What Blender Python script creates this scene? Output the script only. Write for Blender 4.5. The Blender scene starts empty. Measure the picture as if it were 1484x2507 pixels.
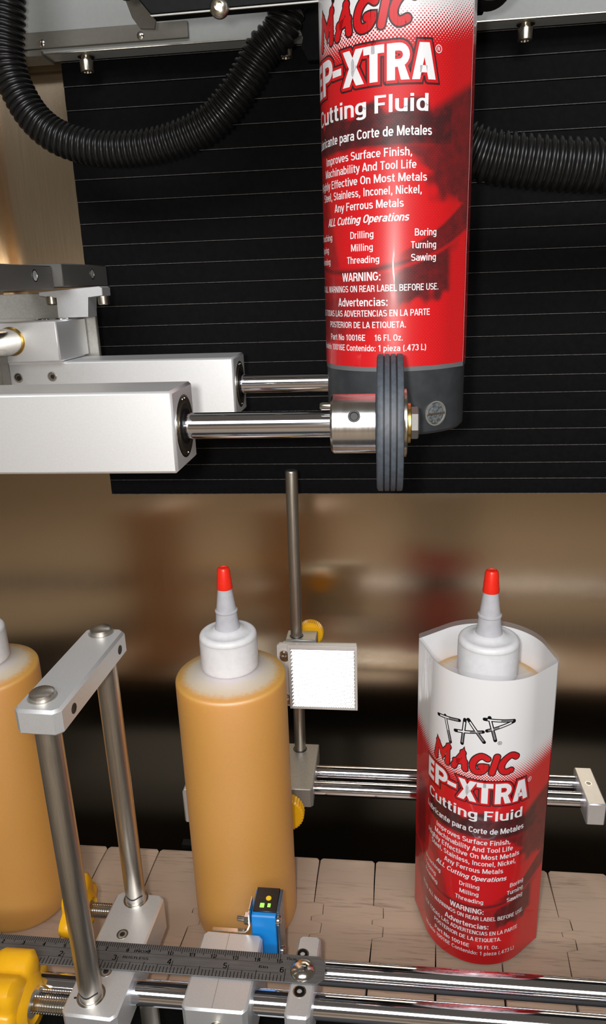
import bpy, bmesh, math, random
from mathutils import Vector, Matrix
import numpy as np
random.seed(7)
SC = bpy.context.scene
COL = SC.collection
S = 0.001                                   # everything below is written in millimetres
PI = math.pi

# ------------------------------------------------------------------ camera
def setup_camera():
    pitch, yaw, roll, f = .306232, -.119366, -.035427, 1760.7
    fwd = Vector((math.sin(yaw)*math.cos(pitch), math.cos(yaw)*math.cos(pitch), -math.sin(pitch)))
    r = Vector((math.cos(yaw), -math.sin(yaw), 0)); u = r.cross(fwd)
    c, s = math.cos(roll), math.sin(roll)
    R, U = c*r+s*u, -s*r+c*u
    cam = bpy.data.cameras.new('camera'); co = bpy.data.objects.new('camera', cam); COL.objects.link(co)
    m = Matrix((R, U, -fwd)).transposed().to_4x4(); m.translation = Vector((.0882, -.35917, .38416))
    co.matrix_world = m
    cam.sensor_fit = 'VERTICAL'; cam.sensor_height = 36; cam.lens = f/2507*36
    cam.clip_start = .01; cam.clip_end = 50
    SC.camera = co
setup_camera()

# ------------------------------------------------------------------ world, lamps, exposure
w = bpy.data.worlds.new('room'); SC.world = w; w.use_nodes = True
bg = w.node_tree.nodes['Background']; bg.inputs[0].default_value = (.86, .74, .60, 1); bg.inputs[1].default_value = .11
def area(name, loc, target, sx, sy, power, col, shape='RECTANGLE'):
    l = bpy.data.lights.new(name, 'AREA'); l.shape = shape; l.size = sx; l.size_y = sy; l.energy = power; l.color = col
    o = bpy.data.objects.new(name, l); COL.objects.link(o); o.location = loc
    o.rotation_euler = (Vector(target)-Vector(loc)).to_track_quat('-Z', 'Y').to_euler()
    return o
# the phone's own flash, a hand's breadth from its lens
area('phone_flash', (.072, -.362, .392), (.09, .0, .20), .014, .014, .92, (1, .97, .93), 'DISK')
# two room fixtures high behind the photographer
area('room_fixture', (.15, -1.02, 1.22), (.1, 0, .2), 1.3, .22, 6.2, (.92, .95, 1))
area('room_fixture', (.15, -1.22, .98), (.1, 0, .2), 1.3, .20, 5.4, (.93, .95, 1))
# added lamp behind the photographer, brightens the wall that the steel mirrors
area('reflection_fill', (0, -2.5, 1.9), (0, -3.2, -.4), 2.4, .5, 48, (1, .95, .88))
SC.view_settings.view_transform = 'Standard'; SC.view_settings.look = 'None'
SC.view_settings.exposure = 0.0; SC.view_settings.gamma = 1; SC.view_settings.use_curve_mapping = False

# ------------------------------------------------------------------ object helpers
def tag(o, label=None, cat=None, group=None, kind=None):
    if label: o['label'] = label
    if cat: o['category'] = cat
    if group: o['group'] = group
    if kind: o['kind'] = kind
    return o
def thing(name, label, cat, loc, group=None):
    o = bpy.data.objects.new(name, None); COL.objects.link(o)
    o.empty_display_size = .01
    o.location = Vector(loc)*S; o['org'] = 0
    del o['org']
    return tag(o, label, cat, group)
def worldloc(o):
    v = Vector((0, 0, 0))
    while o: v += o.location; o = o.parent
    return v
def finish(me, bm, mats, smooth):
    bm.normal_update()
    bm.to_mesh(me); bm.free()
    for m in mats: me.materials.append(m)
    if smooth:
        for p in me.polygons: p.use_smooth = True
        me.set_sharp_from_angle(angle=math.radians(smooth))
def obj(name, bm, mat, parent=None, smooth=38, label=None, recalc=True):
    mats = mat if isinstance(mat, (list, tuple)) else [mat]
    if recalc: bmesh.ops.recalc_face_normals(bm, faces=bm.faces)
    if parent: org = worldloc(parent)/S
    else:
        xs = [v.co for v in bm.verts]
        org = Vector(((min(c.x for c in xs)+max(c.x for c in xs))/2, (min(c.y for c in xs)+max(c.y for c in xs))/2, min(c.z for c in xs)))
    for v in bm.verts: v.co = (v.co-org)*S
    me = bpy.data.meshes.new(name); finish(me, bm, mats, smooth)
    o = bpy.data.objects.new(name, me); COL.objects.link(o)
    if parent: o.parent = parent
    else: o.location = org*S
    if label: o['label'] = label
    return o
def struct(name, bm, mat, label=None):
    o = obj(name, bm, mat); o['kind'] = 'structure'
    if label: o['label'] = label
    return o
def copy_tree(o, parent=None, delta=None):
    c = o.copy(); COL.objects.link(c)
    if parent: c.parent = parent
    if delta: c.location = o.location+Vector(delta)*S
    for ch in list(o.children): copy_tree(ch, c)
    return c
def new(): return bmesh.new()

# ------------------------------------------------------------------ shape helpers (mm)
def box(bm, x0, x1, y0, y1, z0, z1, bev=0, seg=1):
    g = bmesh.ops.create_cube(bm, size=1)
    for v in g['verts']:
        v.co = Vector(((x0+x1)/2+v.co.x*(x1-x0), (y0+y1)/2+v.co.y*(y1-y0), (z0+z1)/2+v.co.z*(z1-z0)))
    if bev:
        es = list({e for v in g['verts'] for e in v.link_edges})
        bmesh.ops.bevel(bm, geom=es, offset=bev, segments=seg, affect='EDGES', profile=.5)
    return bm
def frame(d):
    d = Vector(d).normalized()
    a = Vector((0, 0, 1)) if abs(d.z) < .9 else Vector((1, 0, 0))
    u = d.cross(a).normalized(); v = d.cross(u)
    return d, u, v
def lathe(bm, prof, org, d=(0, 0, 1), n=32, cap=True, mat=0, closed=False):
    d, u, v = frame(d); org = Vector(org); rings = []
    for r, t in prof:
        if r < 1e-6: rings.append([bm.verts.new(org+d*t)])
        else: rings.append([bm.verts.new(org+d*t+u*(r*math.cos(2*PI*k/n))+v*(r*math.sin(2*PI*k/n))) for k in range(n)])
    pairs = list(zip(rings[:-1], rings[1:]))
    if closed: pairs.append((rings[-1], rings[0]))
    for A, B in pairs:
        if len(A) == 1 and len(B) == 1: continue
        for k in range(n):
            j = (k+1) % n
            if len(A) == 1: f = bm.faces.new((A[0], B[k], B[j]))
            elif len(B) == 1: f = bm.faces.new((A[k], A[j], B[0]))
            else: f = bm.faces.new((A[k], A[j], B[j], B[k]))
            f.material_index = mat
    if cap and not closed:
        for R in (rings[0], rings[-1]):
            if len(R) > 1: bm.faces.new(R).material_index = mat
    return bm
def rod(bm, p0, p1, r, n=32, ch=.4):
    p0, p1 = Vector(p0), Vector(p1); L = (p1-p0).length
    return lathe(bm, [(r-ch, 0), (r, ch), (r, L-ch), (r-ch, L)], p0, p1-p0, n)
def ring(bm, org, d, r0, r1, t0, t1, n=40):
    return lathe(bm, [(r0, t0), (r1, t0), (r1, t1), (r0, t1)], org, d, n, closed=True)
def prism(bm, poly, plane, a, b, bev=0):
    def P(p, t):
        if plane == 'xy': return Vector((p[0], p[1], t))
        if plane == 'xz': return Vector((p[0], t, p[1]))
        return Vector((t, p[0], p[1]))
    A = [bm.verts.new(P(p, a)) for p in poly]; B = [bm.verts.new(P(p, b)) for p in poly]
    n = len(poly)
    fs = [bm.faces.new(A), bm.faces.new(B)]
    for k in range(n): bm.faces.new((A[k], A[(k+1) % n], B[(k+1) % n], B[k]))
    if bev:
        es = list({e for f in fs for e in f.edges})
        bmesh.ops.bevel(bm, geom=es, offset=bev, segments=1, affect='EDGES')
    return bm
def thread(bm, p0, p1, r, pitch=1.25, n=20):
    p0, p1 = Vector(p0), Vector(p1); L = (p1-p0).length; pr = []; t = 0
    while t < L-pitch:
        pr += [(r, t), (r, t+.3*pitch), (r*.86, t+.6*pitch), (r*.86, t+.75*pitch)]; t += pitch
    pr.append((r, L))
    return lathe(bm, pr, p0, p1-p0, n)
def spline(pts, step):
    pts = [Vector(p) for p in pts]; out = []
    for i in range(len(pts)-1):
        a = pts[max(i-1, 0)]; b = pts[i]; c = pts[i+1]; d = pts[min(i+2, len(pts)-1)]
        n = max(2, int((c-b).length/.5))
        for k in range(n):
            t = k/n
            out.append(.5*((2*b)+(c-a)*t+(2*a-5*b+4*c-d)*t*t+(3*b-a-3*c+d)*t**3))
    out.append(pts[-1])
    res = [out[0]]; acc = 0
    for p, q in zip(out[:-1], out[1:]):
        L = (q-p).length
        while acc+L >= step:
            f = (step-acc)/L; p = p.lerp(q, f); res.append(p.copy()); L = (q-p).length; acc = 0
        acc += L
    return res
def corrugated(bm, pts, r, depth, pitch, n=28):
    P = spline(pts, pitch/6); N = len(P); up = Vector((0, 1, 0)); prev = None; offs = [0, 0, .25, 1, 1, .3]
    for i, p in enumerate(P):
        t = (P[min(i+1, N-1)]-P[max(i-1, 0)]).normalized()
        u = (up-t*up.dot(t)).normalized(); v = t.cross(u)
        rr = r-depth*offs[i % 6]
        R = [bm.verts.new(p+u*rr*math.cos(2*PI*k/n)+v*rr*math.sin(2*PI*k/n)) for k in range(n)]
        if prev:
            for k in range(n): bm.faces.new((prev[k], prev[(k+1) % n], R[(k+1) % n], R[k]))
        prev = R
    return bm
def turn(bm, ang, piv):
    bmesh.ops.rotate(bm, verts=bm.verts, cent=Vector(piv), matrix=Matrix.Rotation(ang, 3, 'Z')); return bm
def hexagon(r, rot=0): return [(r*math.cos(PI/3*k+rot), r*math.sin(PI/3*k+rot)) for k in range(6)]

# ------------------------------------------------------------------ materials
class NT:
    def __init__(s, name):
        s.m = bpy.data.materials.new(name); s.m.use_nodes = True; s.t = s.m.node_tree; s.n = s.t.nodes
        s.b = s.n['Principled BSDF']; s.out = s.n['Material Output']
    def node(s, typ, **k):
        n = s.n.new(typ)
        for a, v in k.items(): setattr(n, a, v)
        return n
    def link(s, a, b): s.t.links.new(a, b)
    def put(s, sock, v):
        if hasattr(v, 'is_output'): s.link(v, sock)
        else: sock.default_value = v
    def math(s, op, a, b=0.0, c=0.0, clamp=False):
        n = s.node('ShaderNodeMath', operation=op, use_clamp=clamp)
        for i, x in enumerate((a, b, c)):
            if i < len(n.inputs): s.put(n.inputs[i], x)
        return n.outputs[0]
    def mix(s, f, a, b):
        n = s.node('ShaderNodeMix', data_type='RGBA')
        s.put(n.inputs['Factor'], f); s.put(n.inputs['A'], a); s.put(n.inputs['B'], b)
        return n.outputs['Result']
    def coords(s, scale=(1, 1, 1), kind='Object'):
        c = s.node('ShaderNodeTexCoord'); mp = s.node('ShaderNodeMapping'); mp.inputs['Scale'].default_value = scale
        s.link(c.outputs[kind], mp.inputs[0]); return mp.outputs[0]
    def noise(s, vec, scale, detail=3, rough=.5):
        n = s.node('ShaderNodeTexNoise'); n.inputs['Scale'].default_value = scale; n.inputs['Detail'].default_value = detail; n.inputs['Roughness'].default_value = rough
        s.link(vec, n.inputs['Vector']); return n.outputs['Fac']
    def ramp(s, fac, stops):
        r = s.node('ShaderNodeValToRGB'); e = r.color_ramp.elements
        while len(e) < len(stops): e.new(.5)
        for k, (p, c) in enumerate(stops): e[k].position = p; e[k].color = (*c, 1)
        s.link(fac, r.inputs[0]); return r.outputs[0]
    def bump(s, h, strength, dist):
        b = s.node('ShaderNodeBump'); b.inputs['Strength'].default_value = strength; b.inputs['Distance'].default_value = dist
        s.link(h, b.inputs['Height']); s.link(b.outputs[0], s.b.inputs['Normal'])
    def set(s, **k):
        for a, v in k.items():
            sock = s.b.inputs[a.replace('_', ' ')]
            if isinstance(v, tuple) and len(v) == 3 and sock.type == 'RGBA': v = (*v, 1)
            s.put(sock, v)
        return s
def plain(name, col, rough=.5, metal=0, var=.06, scale=400, bump=0, **k):
    t = NT(name); v = t.coords(); nz = t.noise(v, scale, 4)
    lo = tuple(max(0, c*(1-var)) for c in col); hi = tuple(min(1, c*(1+var)) for c in col)
    t.set(Base_Color=t.ramp(nz, [(.3, lo), (.7, hi)]), Roughness=rough, Metallic=metal, **k)
    if bump: t.bump(nz, .4, bump*S)
    return t.m
def brushed(name, col, rough, stretch, aniso=0., var=.12, bmp=1., arot=0.):
    t = NT(name); v = t.coords(stretch); nz = t.noise(v, 1, 5, .7)
    lo = tuple(c*(1-var) for c in col); hi = tuple(min(1, c*(1+var)) for c in col)
    t.set(Base_Color=t.ramp(nz, [(.3, lo), (.7, hi)]), Metallic=1.0, Roughness=t.math('ADD', rough-.05, t.math('MULTIPLY', nz, .1)))
    if aniso:
        t.b.inputs['Anisotropic'].default_value = aniso; t.b.inputs['Anisotropic Rotation'].default_value = arot
        tg = t.node('ShaderNodeTangent', direction_type='RADIAL', axis='Z'); t.link(tg.outputs[0], t.b.inputs['Tangent'])
    t.bump(nz, .25*bmp, .02*S)
    return t.m
M = {}
M['steel_wall'] = brushed('brushed_stainless', (.68, .555, .40), .21, (2600, 2600, 30), .8, .03, .3, 0.)
M['chrome'] = plain('chromed_rod', (.83, .84, .90), .07, 1, .02)
M['satin'] = brushed('satin_stainless', (.56, .52, .46), .36, (1500, 1500, 60), 0, .12)
M['shiny'] = plain('polished_steel', (.72, .69, .64), .17, 1, .06)
M['zinc'] = plain('zinc_screw', (.62, .58, .48), .28, 1, .15)
M['alu'] = plain('bead_blasted_aluminium', (.74, .75, .76), .47, .72, .04, 1600, .01)
M['alu_dark'] = plain('aged_aluminium', (.40, .39, .36), .5, .7, .08, 900, .012)
M['alu_white'] = plain('anodised_silver', (.93, .94, .95), .46, .76, .02, 1200, .006)
M['turned'] = brushed('turned_aluminium', (.78, .76, .74), .2, (900, 60, 60), 0, .05)
M['bellows'] = plain('black_bellows_cloth', (.0035, .0035, .0042), .75, 0, .3, 300, Specular_IOR_Level=.12)
M['bellows_edge'] = plain('lit_fold_edge', (.10, .097, .092), .6, 0, .5, 700)  # paler grey paints in the light caught along each fold edge
M['black'] = plain('black_anodised', (.006, .006, .006), .5, 0, .2, Specular_IOR_Level=.12)
M['black_plastic'] = plain('black_plastic', (.012, .012, .012), .38, 0, .2, 500)
M['conduit'] = plain('black_conduit', (.010, .010, .010), .33, 0, .25, 600)
M['mandrel'] = plain('dark_grey_nylon', (.034, .038, .043), .42, 0, .18, 160)
M['scuffed'] = plain('scuffed_grey_nylon', (.10, .11, .115), .4, 0, .7, 900)
M['rubber'] = plain('grey_blue_rubber', (.055, .066, .082), .55, 0, .2, 500)
M['rubber_dark'] = plain('groove_rubber', (.012, .014, .018), .6)
M['gunmetal'] = plain('dull_grey_bar', (.15, .145, .135), .5, .4, .05, 900)
M['room_beige'] = plain('beige_room_paint', (.50, .42, .34), .7, 0, .05, 3)
M['grey_paint'] = plain('light_grey_paint', (.37, .385, .375), .5, 0, .03)
M['grey_strip'] = plain('dull_zinc_strip', (.17, .16, .135), .55, .2, .06)
M['bearing'] = plain('oiled_bearing_steel', (.14, .115, .08), .3, .8, .25, 300)
M['hole'] = plain('dark_bore', (.012, .011, .01), .5)
M['yellow'] = plain('yellow_plastic', (.86, .44, .008), .32, 0, .03, 300)
M['red_cap'] = plain('red_plastic', (.80, .022, .008), .35, 0, .03, 300)
M['blue'] = plain('blue_plastic', (.008, .22, .62), .35, 0, .04, 300)
M['blue_dark'] = plain('smoked_lens', (.05, .075, .11), .15, 0, .1)
M['brass'] = plain('brass', (.62, .42, .12), .28, 1, .1)
M['pen'] = plain('black_pen_ink', (.012, .01, .02), .5)
M['white_print'] = plain('white_ink', (.80, .80, .82), .35, 0, .01, Coat_Weight=.3, Coat_Roughness=.12)
M['red_print'] = plain('red_ink', (.60, .008, .012), .35, 0, .02, Coat_Weight=.3, Coat_Roughness=.12)
M['dark_print'] = plain('maroon_ink', (.045, .012, .014), .35, 0, .05, Coat_Weight=.3, Coat_Roughness=.12)
M['grey_print'] = plain('grey_ink', (.20, .19, .20), .35, 0, .05)
M['black_print'] = plain('black_ink', (.005, .0045, .005), .7, 0, .05, Specular_IOR_Level=.1)
M['floor'] = plain('dark_machine_bed', (.010, .010, .010), .6, 0, .2)
def mk_cap():
    t = NT('natural_polyethylene'); v = t.coords(); nz = t.noise(v, 260, 3)
    t.set(Base_Color=t.ramp(nz, [(.3, (.72, .72, .74)), (.7, (.78, .78, .80))]), Roughness=.4, Subsurface_Weight=.35, Subsurface_Radius=(6, 6, 6.5), Subsurface_Scale=S)
    return t.m
M['cap'] = mk_cap()
M['tray'] = plain('white_tray_plastic', (.62, .58, .54), .4, 0, .02)
def mk_nozzle():
    t = NT('translucent_nozzle'); v = t.coords(); nz = t.noise(v, 300, 2)
    t.set(Base_Color=t.ramp(nz, [(.3, (.56, .56, .60)), (.7, (.62, .62, .66))]), Roughness=.35)
    tr = t.node('ShaderNodeBsdfTransparent'); tr.inputs[0].default_value = (.9, .9, .93, 1)
    mx = t.node('ShaderNodeMixShader'); mx.inputs[0].default_value = .72
    t.link(tr.outputs[0], mx.inputs[1]); t.link(t.b.outputs[0], mx.inputs[2]); t.link(mx.outputs[0], t.out.inputs[0])
    return t.m
M['nozzle'] = mk_nozzle()
def mk_body():
    t = NT('amber_filled_bottle'); v = t.coords()
    sep = t.node('ShaderNodeSeparateXYZ'); t.link(v, sep.inputs[0])
    nz = t.noise(v, 900, 4)
    col = t.ramp(nz, [(.3, (.76, .36, .004)), (.7, (.80, .385, .006))])
    # foam under the shoulder: pale in the middle, speckled towards the rim, liquid colour below the shoulder line
    rad = t.math('SQRT', t.math('ADD', t.math('MULTIPLY', sep.outputs[0], sep.outputs[0]), t.math('MULTIPLY', sep.outputs[1], sep.outputs[1])))
    edge = t.math('ADD', rad, t.math('MULTIPLY', t.math('SUBTRACT', t.noise(v, 420, 5, .7), .5), .007))
    foam = t.math('MULTIPLY', t.math('GREATER_THAN', sep.outputs[2], .1712), t.math('SUBTRACT', 1, t.math('SMOOTH_MIN', 1, t.math('MAXIMUM', 0, t.math('MULTIPLY', t.math('SUBTRACT', edge, .0245), 220)), .05), clamp=True))
    fcol = t.mix(t.math('MULTIPLY', t.math('SUBTRACT', rad, .014), 75, clamp=True), (.80, .76, .70, 1), (.80, .66, .40, 1))
    t.set(Base_Color=t.mix(foam, col, fcol), Roughness=.62, Subsurface_Weight=.8, Subsurface_Radius=(16, 11, 1.2), Subsurface_Scale=S, Specular_IOR_Level=.85)
    d = t.node('ShaderNodeBsdfAnisotropic'); d.inputs['Color'].default_value = (.68, .55, .64, 1); d.inputs['Roughness'].default_value = .62   # frosted polyethylene skin
    mx = t.node('ShaderNodeMixShader'); mx.inputs[0].default_value = .30
    t.link(t.b.outputs[0], mx.inputs[1]); t.link(d.outputs[0], mx.inputs[2]); t.link(mx.outputs[0], t.out.inputs[0])
    return t.m
M['body'] = mk_body()
def mk_belt():
    t = NT('beige_chain_plastic'); v = t.coords((40, 700, 300)); st = t.noise(v, 1, 4, .6)
    v2 = t.coords((9, 60, 60)); pt = t.noise(v2, 1, 3)
    streak = t.math('MULTIPLY', t.math('SUBTRACT', st, .52, clamp=True), t.math('MULTIPLY', t.math('SUBTRACT', pt, .40, clamp=True), 22), clamp=True)
    t.set(Base_Color=t.mix(t.math('MULTIPLY', streak, .9), (.46, .335, .25, 1), (.22, .155, .115, 1)), Roughness=.38)
    t.bump(st, .3, .05*S)
    return t.m
M['belt'] = mk_belt()
M['belt_dark'] = plain('belt_underside', (.03, .025, .02), .6)
def mk_ruler():
    t = NT('ruler_steel'); v = t.coords((60, 900, 900)); nz = t.noise(v, 1, 4, .6)
    t.set(Base_Color=t.ramp(nz, [(.3, (.085, .082, .08)), (.7, (.125, .12, .117))]), Metallic=.2, Roughness=.5)
    return t.m
M['ruler'] = mk_ruler()
def mk_print():
    t = NT('printed_film'); uv = t.node('ShaderNodeUVMap', uv_map='label'); sep = t.node('ShaderNodeSeparateXYZ'); t.link(uv.outputs[0], sep.inputs[0])
    u, v = sep.outputs[0], sep.outputs[1]
    v0 = t.math('ADD', 130.5, t.math('MULTIPLY', t.math('MULTIPLY', u, u), .003))
    cov = t.math('ADD', .5, t.math('DIVIDE', t.math('SUBTRACT', v0, v), 20.0), clamp=True)      # 0 white .. 1 red
    p = 1.55
    a = t.math('SUBTRACT', t.math('FRACT', t.math('ADD', t.math('DIVIDE', t.math('ADD', u, v), p), 100)), .5)
    b = t.math('SUBTRACT', t.math('FRACT', t.math('ADD', t.math('DIVIDE', t.math('SUBTRACT', u, v), p), 200)), .5)
    d = t.math('SQRT', t.math('ADD', t.math('MULTIPLY', a, a), t.math('MULTIPLY', b, b)))
    dot = t.math('MULTIPLY', t.math('SUBTRACT', t.math('MULTIPLY', cov, .76), d), 9, clamp=True)
    at = t.node('ShaderNodeAttribute', attribute_name='dark')
    nz = t.noise(uv.outputs[0], .22, 4)
    dk = t.math('MULTIPLY', at.outputs['Fac'], t.math('ADD', .80, t.math('MULTIPLY', nz, .5)), clamp=True)
    red = t.mix(dk, (.60, .006, .010, 1), (.055, .010, .012, 1))
    t.set(Base_Color=t.mix(dot, (.78, .78, .79, 1), red), Roughness=.38, Coat_Weight=.6, Coat_Roughness=.07, Coat_IOR=1.45)
    # film ripples run down the sleeve
    mp = t.node('ShaderNodeMapping'); mp.inputs['Scale'].default_value = (.15, .035, 1); t.link(uv.outputs[0], mp.inputs[0])
    bn = t.node('ShaderNodeBump'); bn.inputs['Strength'].default_value = .5; bn.inputs['Distance'].default_value = .6*S
    t.link(t.noise(mp.outputs[0], 1, 2), bn.inputs['Height']); t.link(bn.outputs[0], t.b.inputs['Coat Normal'])
    return t.m
M['print'] = mk_print()
M['liner'] = plain('white_film_reverse', (.80, .81, .83), .45, 0, .01)
def mk_film():
    t = NT('clear_film'); v = t.coords(); nz = t.noise(v, 120, 2)
    tr = t.node('ShaderNodeBsdfTransparent'); tr.inputs[0].default_value = (.93, .93, .94, 1)
    t.set(Base_Color=(.75, .75, .78), Roughness=t.math('ADD', .06, t.math('MULTIPLY', nz, .08)))
    mx = t.node('ShaderNodeMixShader'); mx.inputs[0].default_value = .16
    t.link(tr.outputs[0], mx.inputs[1]); t.link(t.b.outputs[0], mx.inputs[2]); t.link(mx.outputs[0], t.out.inputs[0])
    return t.m
M['film'] = mk_film()
def mk_emit(name, col, s):
    t = NT(name); t.set(Base_Color=col, Emission_Color=col, Emission_Strength=s, Roughness=.3); return t.m
M['led_green'] = mk_emit('green_indicator_lamp', (.18, .9, .06), 2.2)
M['led_yellow'] = plain('yellow_adjuster', (.9, .62, .02), .4)
def mk_retro():
    t = NT('retroreflector_cube_corners'); v = t.coords(); nz = t.noise(v, 70, 3)
    t.set(Base_Color=(.98, .98, .98), Metallic=1.0, Roughness=t.math('ADD', .08, t.math('MULTIPLY', nz, .24)))
    return t.m
M['retro'] = mk_retro()

# ------------------------------------------------------------------ the setting
bm = new(); box(bm, -420, 700, 166, 170, -160, 760); struct('wall_back', bm, M['steel_wall'], 'brushed stainless steel back plate of the machine')
bm = new(); box(bm, -420, 700, -420, 166, -166, -160); struct('floor', bm, M['floor'], 'dark machine bed below the conveyor')
bm = new(); box(bm, -3500, 3500, -3300, -3250, -900, 520); struct('wall_front', bm, M['room_beige'], 'unseen low beige wall added to be mirrored in the steel')  # added out of view, kept low so the upper steel mirrors less brightness
bm = new(); box(bm, -3500, 3500, -3250, -600, -940, -900); struct('floor_room', bm, M['room_beige'], 'beige room floor in front of the machine')
bm = new(); prism(bm, [(-420, 150), (-182, 150), (-182, 152), (-186, 152), (-186, 166), (-420, 166)], 'xy', 300, 760); struct('trim_1', bm, M['steel_wall'], 'folded steel edge left of the black bellows')

# ------------------------------------------------------------------ black pleated bellows
seam = [513.3, 499.2, 485.0, 471.1, 457.0, 442.9, 428.8, 414.7, 401.0, 387.4, 373.4, 359.4, 345.7, 331.9, 318.9, 306.8, 294.0, 281.3, 269.3, 256.7, 244.9, 233.6]
seam = [569.7, 555.6, 541.5, 527.4] + seam
BX0, BX1 = -123, 460
root = thing('bellows_cover', 'black pleated bellows cover hung on the steel back plate', 'bellows cover', (160, 160, 233))
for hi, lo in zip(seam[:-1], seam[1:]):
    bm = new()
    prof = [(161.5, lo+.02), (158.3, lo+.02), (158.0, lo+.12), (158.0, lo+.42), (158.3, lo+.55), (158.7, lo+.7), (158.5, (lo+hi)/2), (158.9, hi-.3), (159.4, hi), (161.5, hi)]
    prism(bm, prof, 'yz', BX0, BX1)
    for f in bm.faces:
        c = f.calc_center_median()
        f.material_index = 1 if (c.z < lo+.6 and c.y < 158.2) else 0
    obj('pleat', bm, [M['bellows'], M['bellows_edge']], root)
bm = new(); box(bm, BX0, BX1, 161.5, 165.9, 233.6, 569); obj('backing_sheet', bm, M['bellows'], root)

# ------------------------------------------------------------------ grey gantry beam with hanging socket screws
def socket_screw(bm, p, d, r, h):
    lathe(bm, [(r*.98, 0), (r, .3), (r, h-.5), (r-.5, h), (r*.55, h), (r*.5, h-1.6), (0, h-1.6)], p, d, 28)
    return bm
root = thing('gantry_beam', 'light grey painted gantry beam across the top with screws beneath', 'machine beam', (100, 150, 527))
bm = new(); box(bm, -260, 460, 140, 157, 528, 660, .5); obj('beam_face', bm, M['grey_paint'], root)
bm = new(); box(bm, -260, -31.5, 137.5, 139.9, 530.5, 539.5, .3); obj('mounting_strip', bm, M['grey_strip'], root, label='darker grey strip along the beam edge')
bm = new(); box(bm, -260, -126, 136.5, 156, 526.2, 529.4, .3); obj('end_lip', bm, M['grey_strip'], root)
bm = new(); box(bm, -126, 460, 139.2, 140, 527.4, 528.3, .2); obj('lower_edge', bm, M['zinc'], root, label='bright lower edge')
for x in (-125.5, -61.5):
    bm = new(); lathe(bm, [(2.3, 0), (2.3, .4), (1.6, .9), (0, 1)], (x, 137.6, 533.4), (0, -1, 0), 20); obj('rivet', bm, M['shiny'], root)
for x in (-101.5, 26.7, 171):
    bm = new(); lathe(bm, [(3.2, -1), (3.2, 2.2)], (x, 148, 527), (0, 0, -1), 20); lathe(bm, [(5.4, 0), (5.4, 1)], (x, 148, 527.9), (0, 0, -1), 24)
    socket_screw(bm, (x, 148, 525), (0, 0, -1), 4.4, 6.6); obj('socket_screw', bm, M['zinc'], root)

root = thing('bent_bracket', 'small bent grey tab reaching down behind the black cover plate', 'bracket', (-46, 95, 523))
bm = new(); prism(bm, [(-70, 560), (-58, 560), (-47.5, 538.5), (-38.8, 527.3), (-40, 523), (-48.2, 523.6), (-52.3, 529.2), (-56, 541)], 'xz', 94, 95.6, .3); obj('tab', bm, M['grey_strip'], root)

root = thing('black_cover_plate', 'black cover plate with chamfered corner and button screws at top', 'cover plate', (40, 0, 498))
bm = new(); prism(bm, [(-12.8, 497.7), (112, 498.6), (112, 600), (-98, 600)], 'xz', -6, 3, .5); obj('plate', bm, M['black'], root)
bm = new(); prism(bm, [(-12.5, 497.0), (112, 497.9), (112, 498.5), (-13.2, 497.6)], 'xz', -6.1, -5.2); obj('bottom_edge', bm, M['alu_dark'], root, label='pale lower edge')  # thin paler strip along the plate's lower edge
for x, z in ((17.8, 497.9), (-22.5, 507.5)):
    bm = new(); lathe(bm, [(4.0, 0), (4.3, .8), (4.2, 2), (3.0, 3.4), (1.8, 3.8), (1.6, 2.6), (0, 2.6)], (x, -6, z), (0, -1, 0), 28); obj('button_screw', bm, M['zinc'], root)

root = thing('black_clamp_knob', 'round black knob on a black post right of the hanging label', 'knob', (134.5, 32, 502))
bm = new(); lathe(bm, [(0, -9), (9, -9), (12, -7), (12.6, 0), (12, 7), (9, 9), (0, 9)], (135, 30, 514), (0, 1, 0), 40); obj('grip', bm, M['black_plastic'], root)
bm = new(); box(bm, 122, 131, 60, 66, 484, 620, .4); box(bm, 126, 136, 36, 62, 508, 520, .5); obj('post', bm, M['black'], root)
bm = new(); prism(bm, [(36, 560), (36, 531), (41, 521), (39, 516), (43, 509), (52, 509), (52, 560)], 'xz', 120, 126, .3)
tag(obj('black_bracket', bm, M['black']), 'notched black bracket behind the left edge of hanging label', 'bracket')

# ------------------------------------------------------------------ corrugated conduits
bm = new(); corrugated(bm, [(-122, 100, 640), (-125, 100, 590), (-126, 100, 548), (-131, 100, 515), (-123.5, 100, 490), (-108, 100, 474), (-84, 100, 466), (-60, 100, 464.4), (-36, 100, 467.5), (-13, 100, 476), (5, 100, 492), (19, 100, 510), (31, 100, 521), (36, 100, 545), (36, 100, 600)], 10.2, 1.5, 3.5)
tag(obj('corrugated_conduit', bm, M['conduit'], smooth=50), 'thin black corrugated conduit hanging in a loop at upper left', 'conduit')
bm = new(); corrugated(bm, [(96, 78, 485), (110, 77, 466), (125, 76, 454), (142, 75, 446.5), (165, 75, 442.5), (186, 75, 440), (205, 75, 438.8), (235, 75, 441), (270, 75, 450), (300, 75, 470)], 13.9, 1.9, 4.1)
tag(obj('corrugated_conduit', bm, M['conduit'], smooth=50), 'thick black corrugated conduit emerging behind the hanging label', 'conduit')

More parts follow.
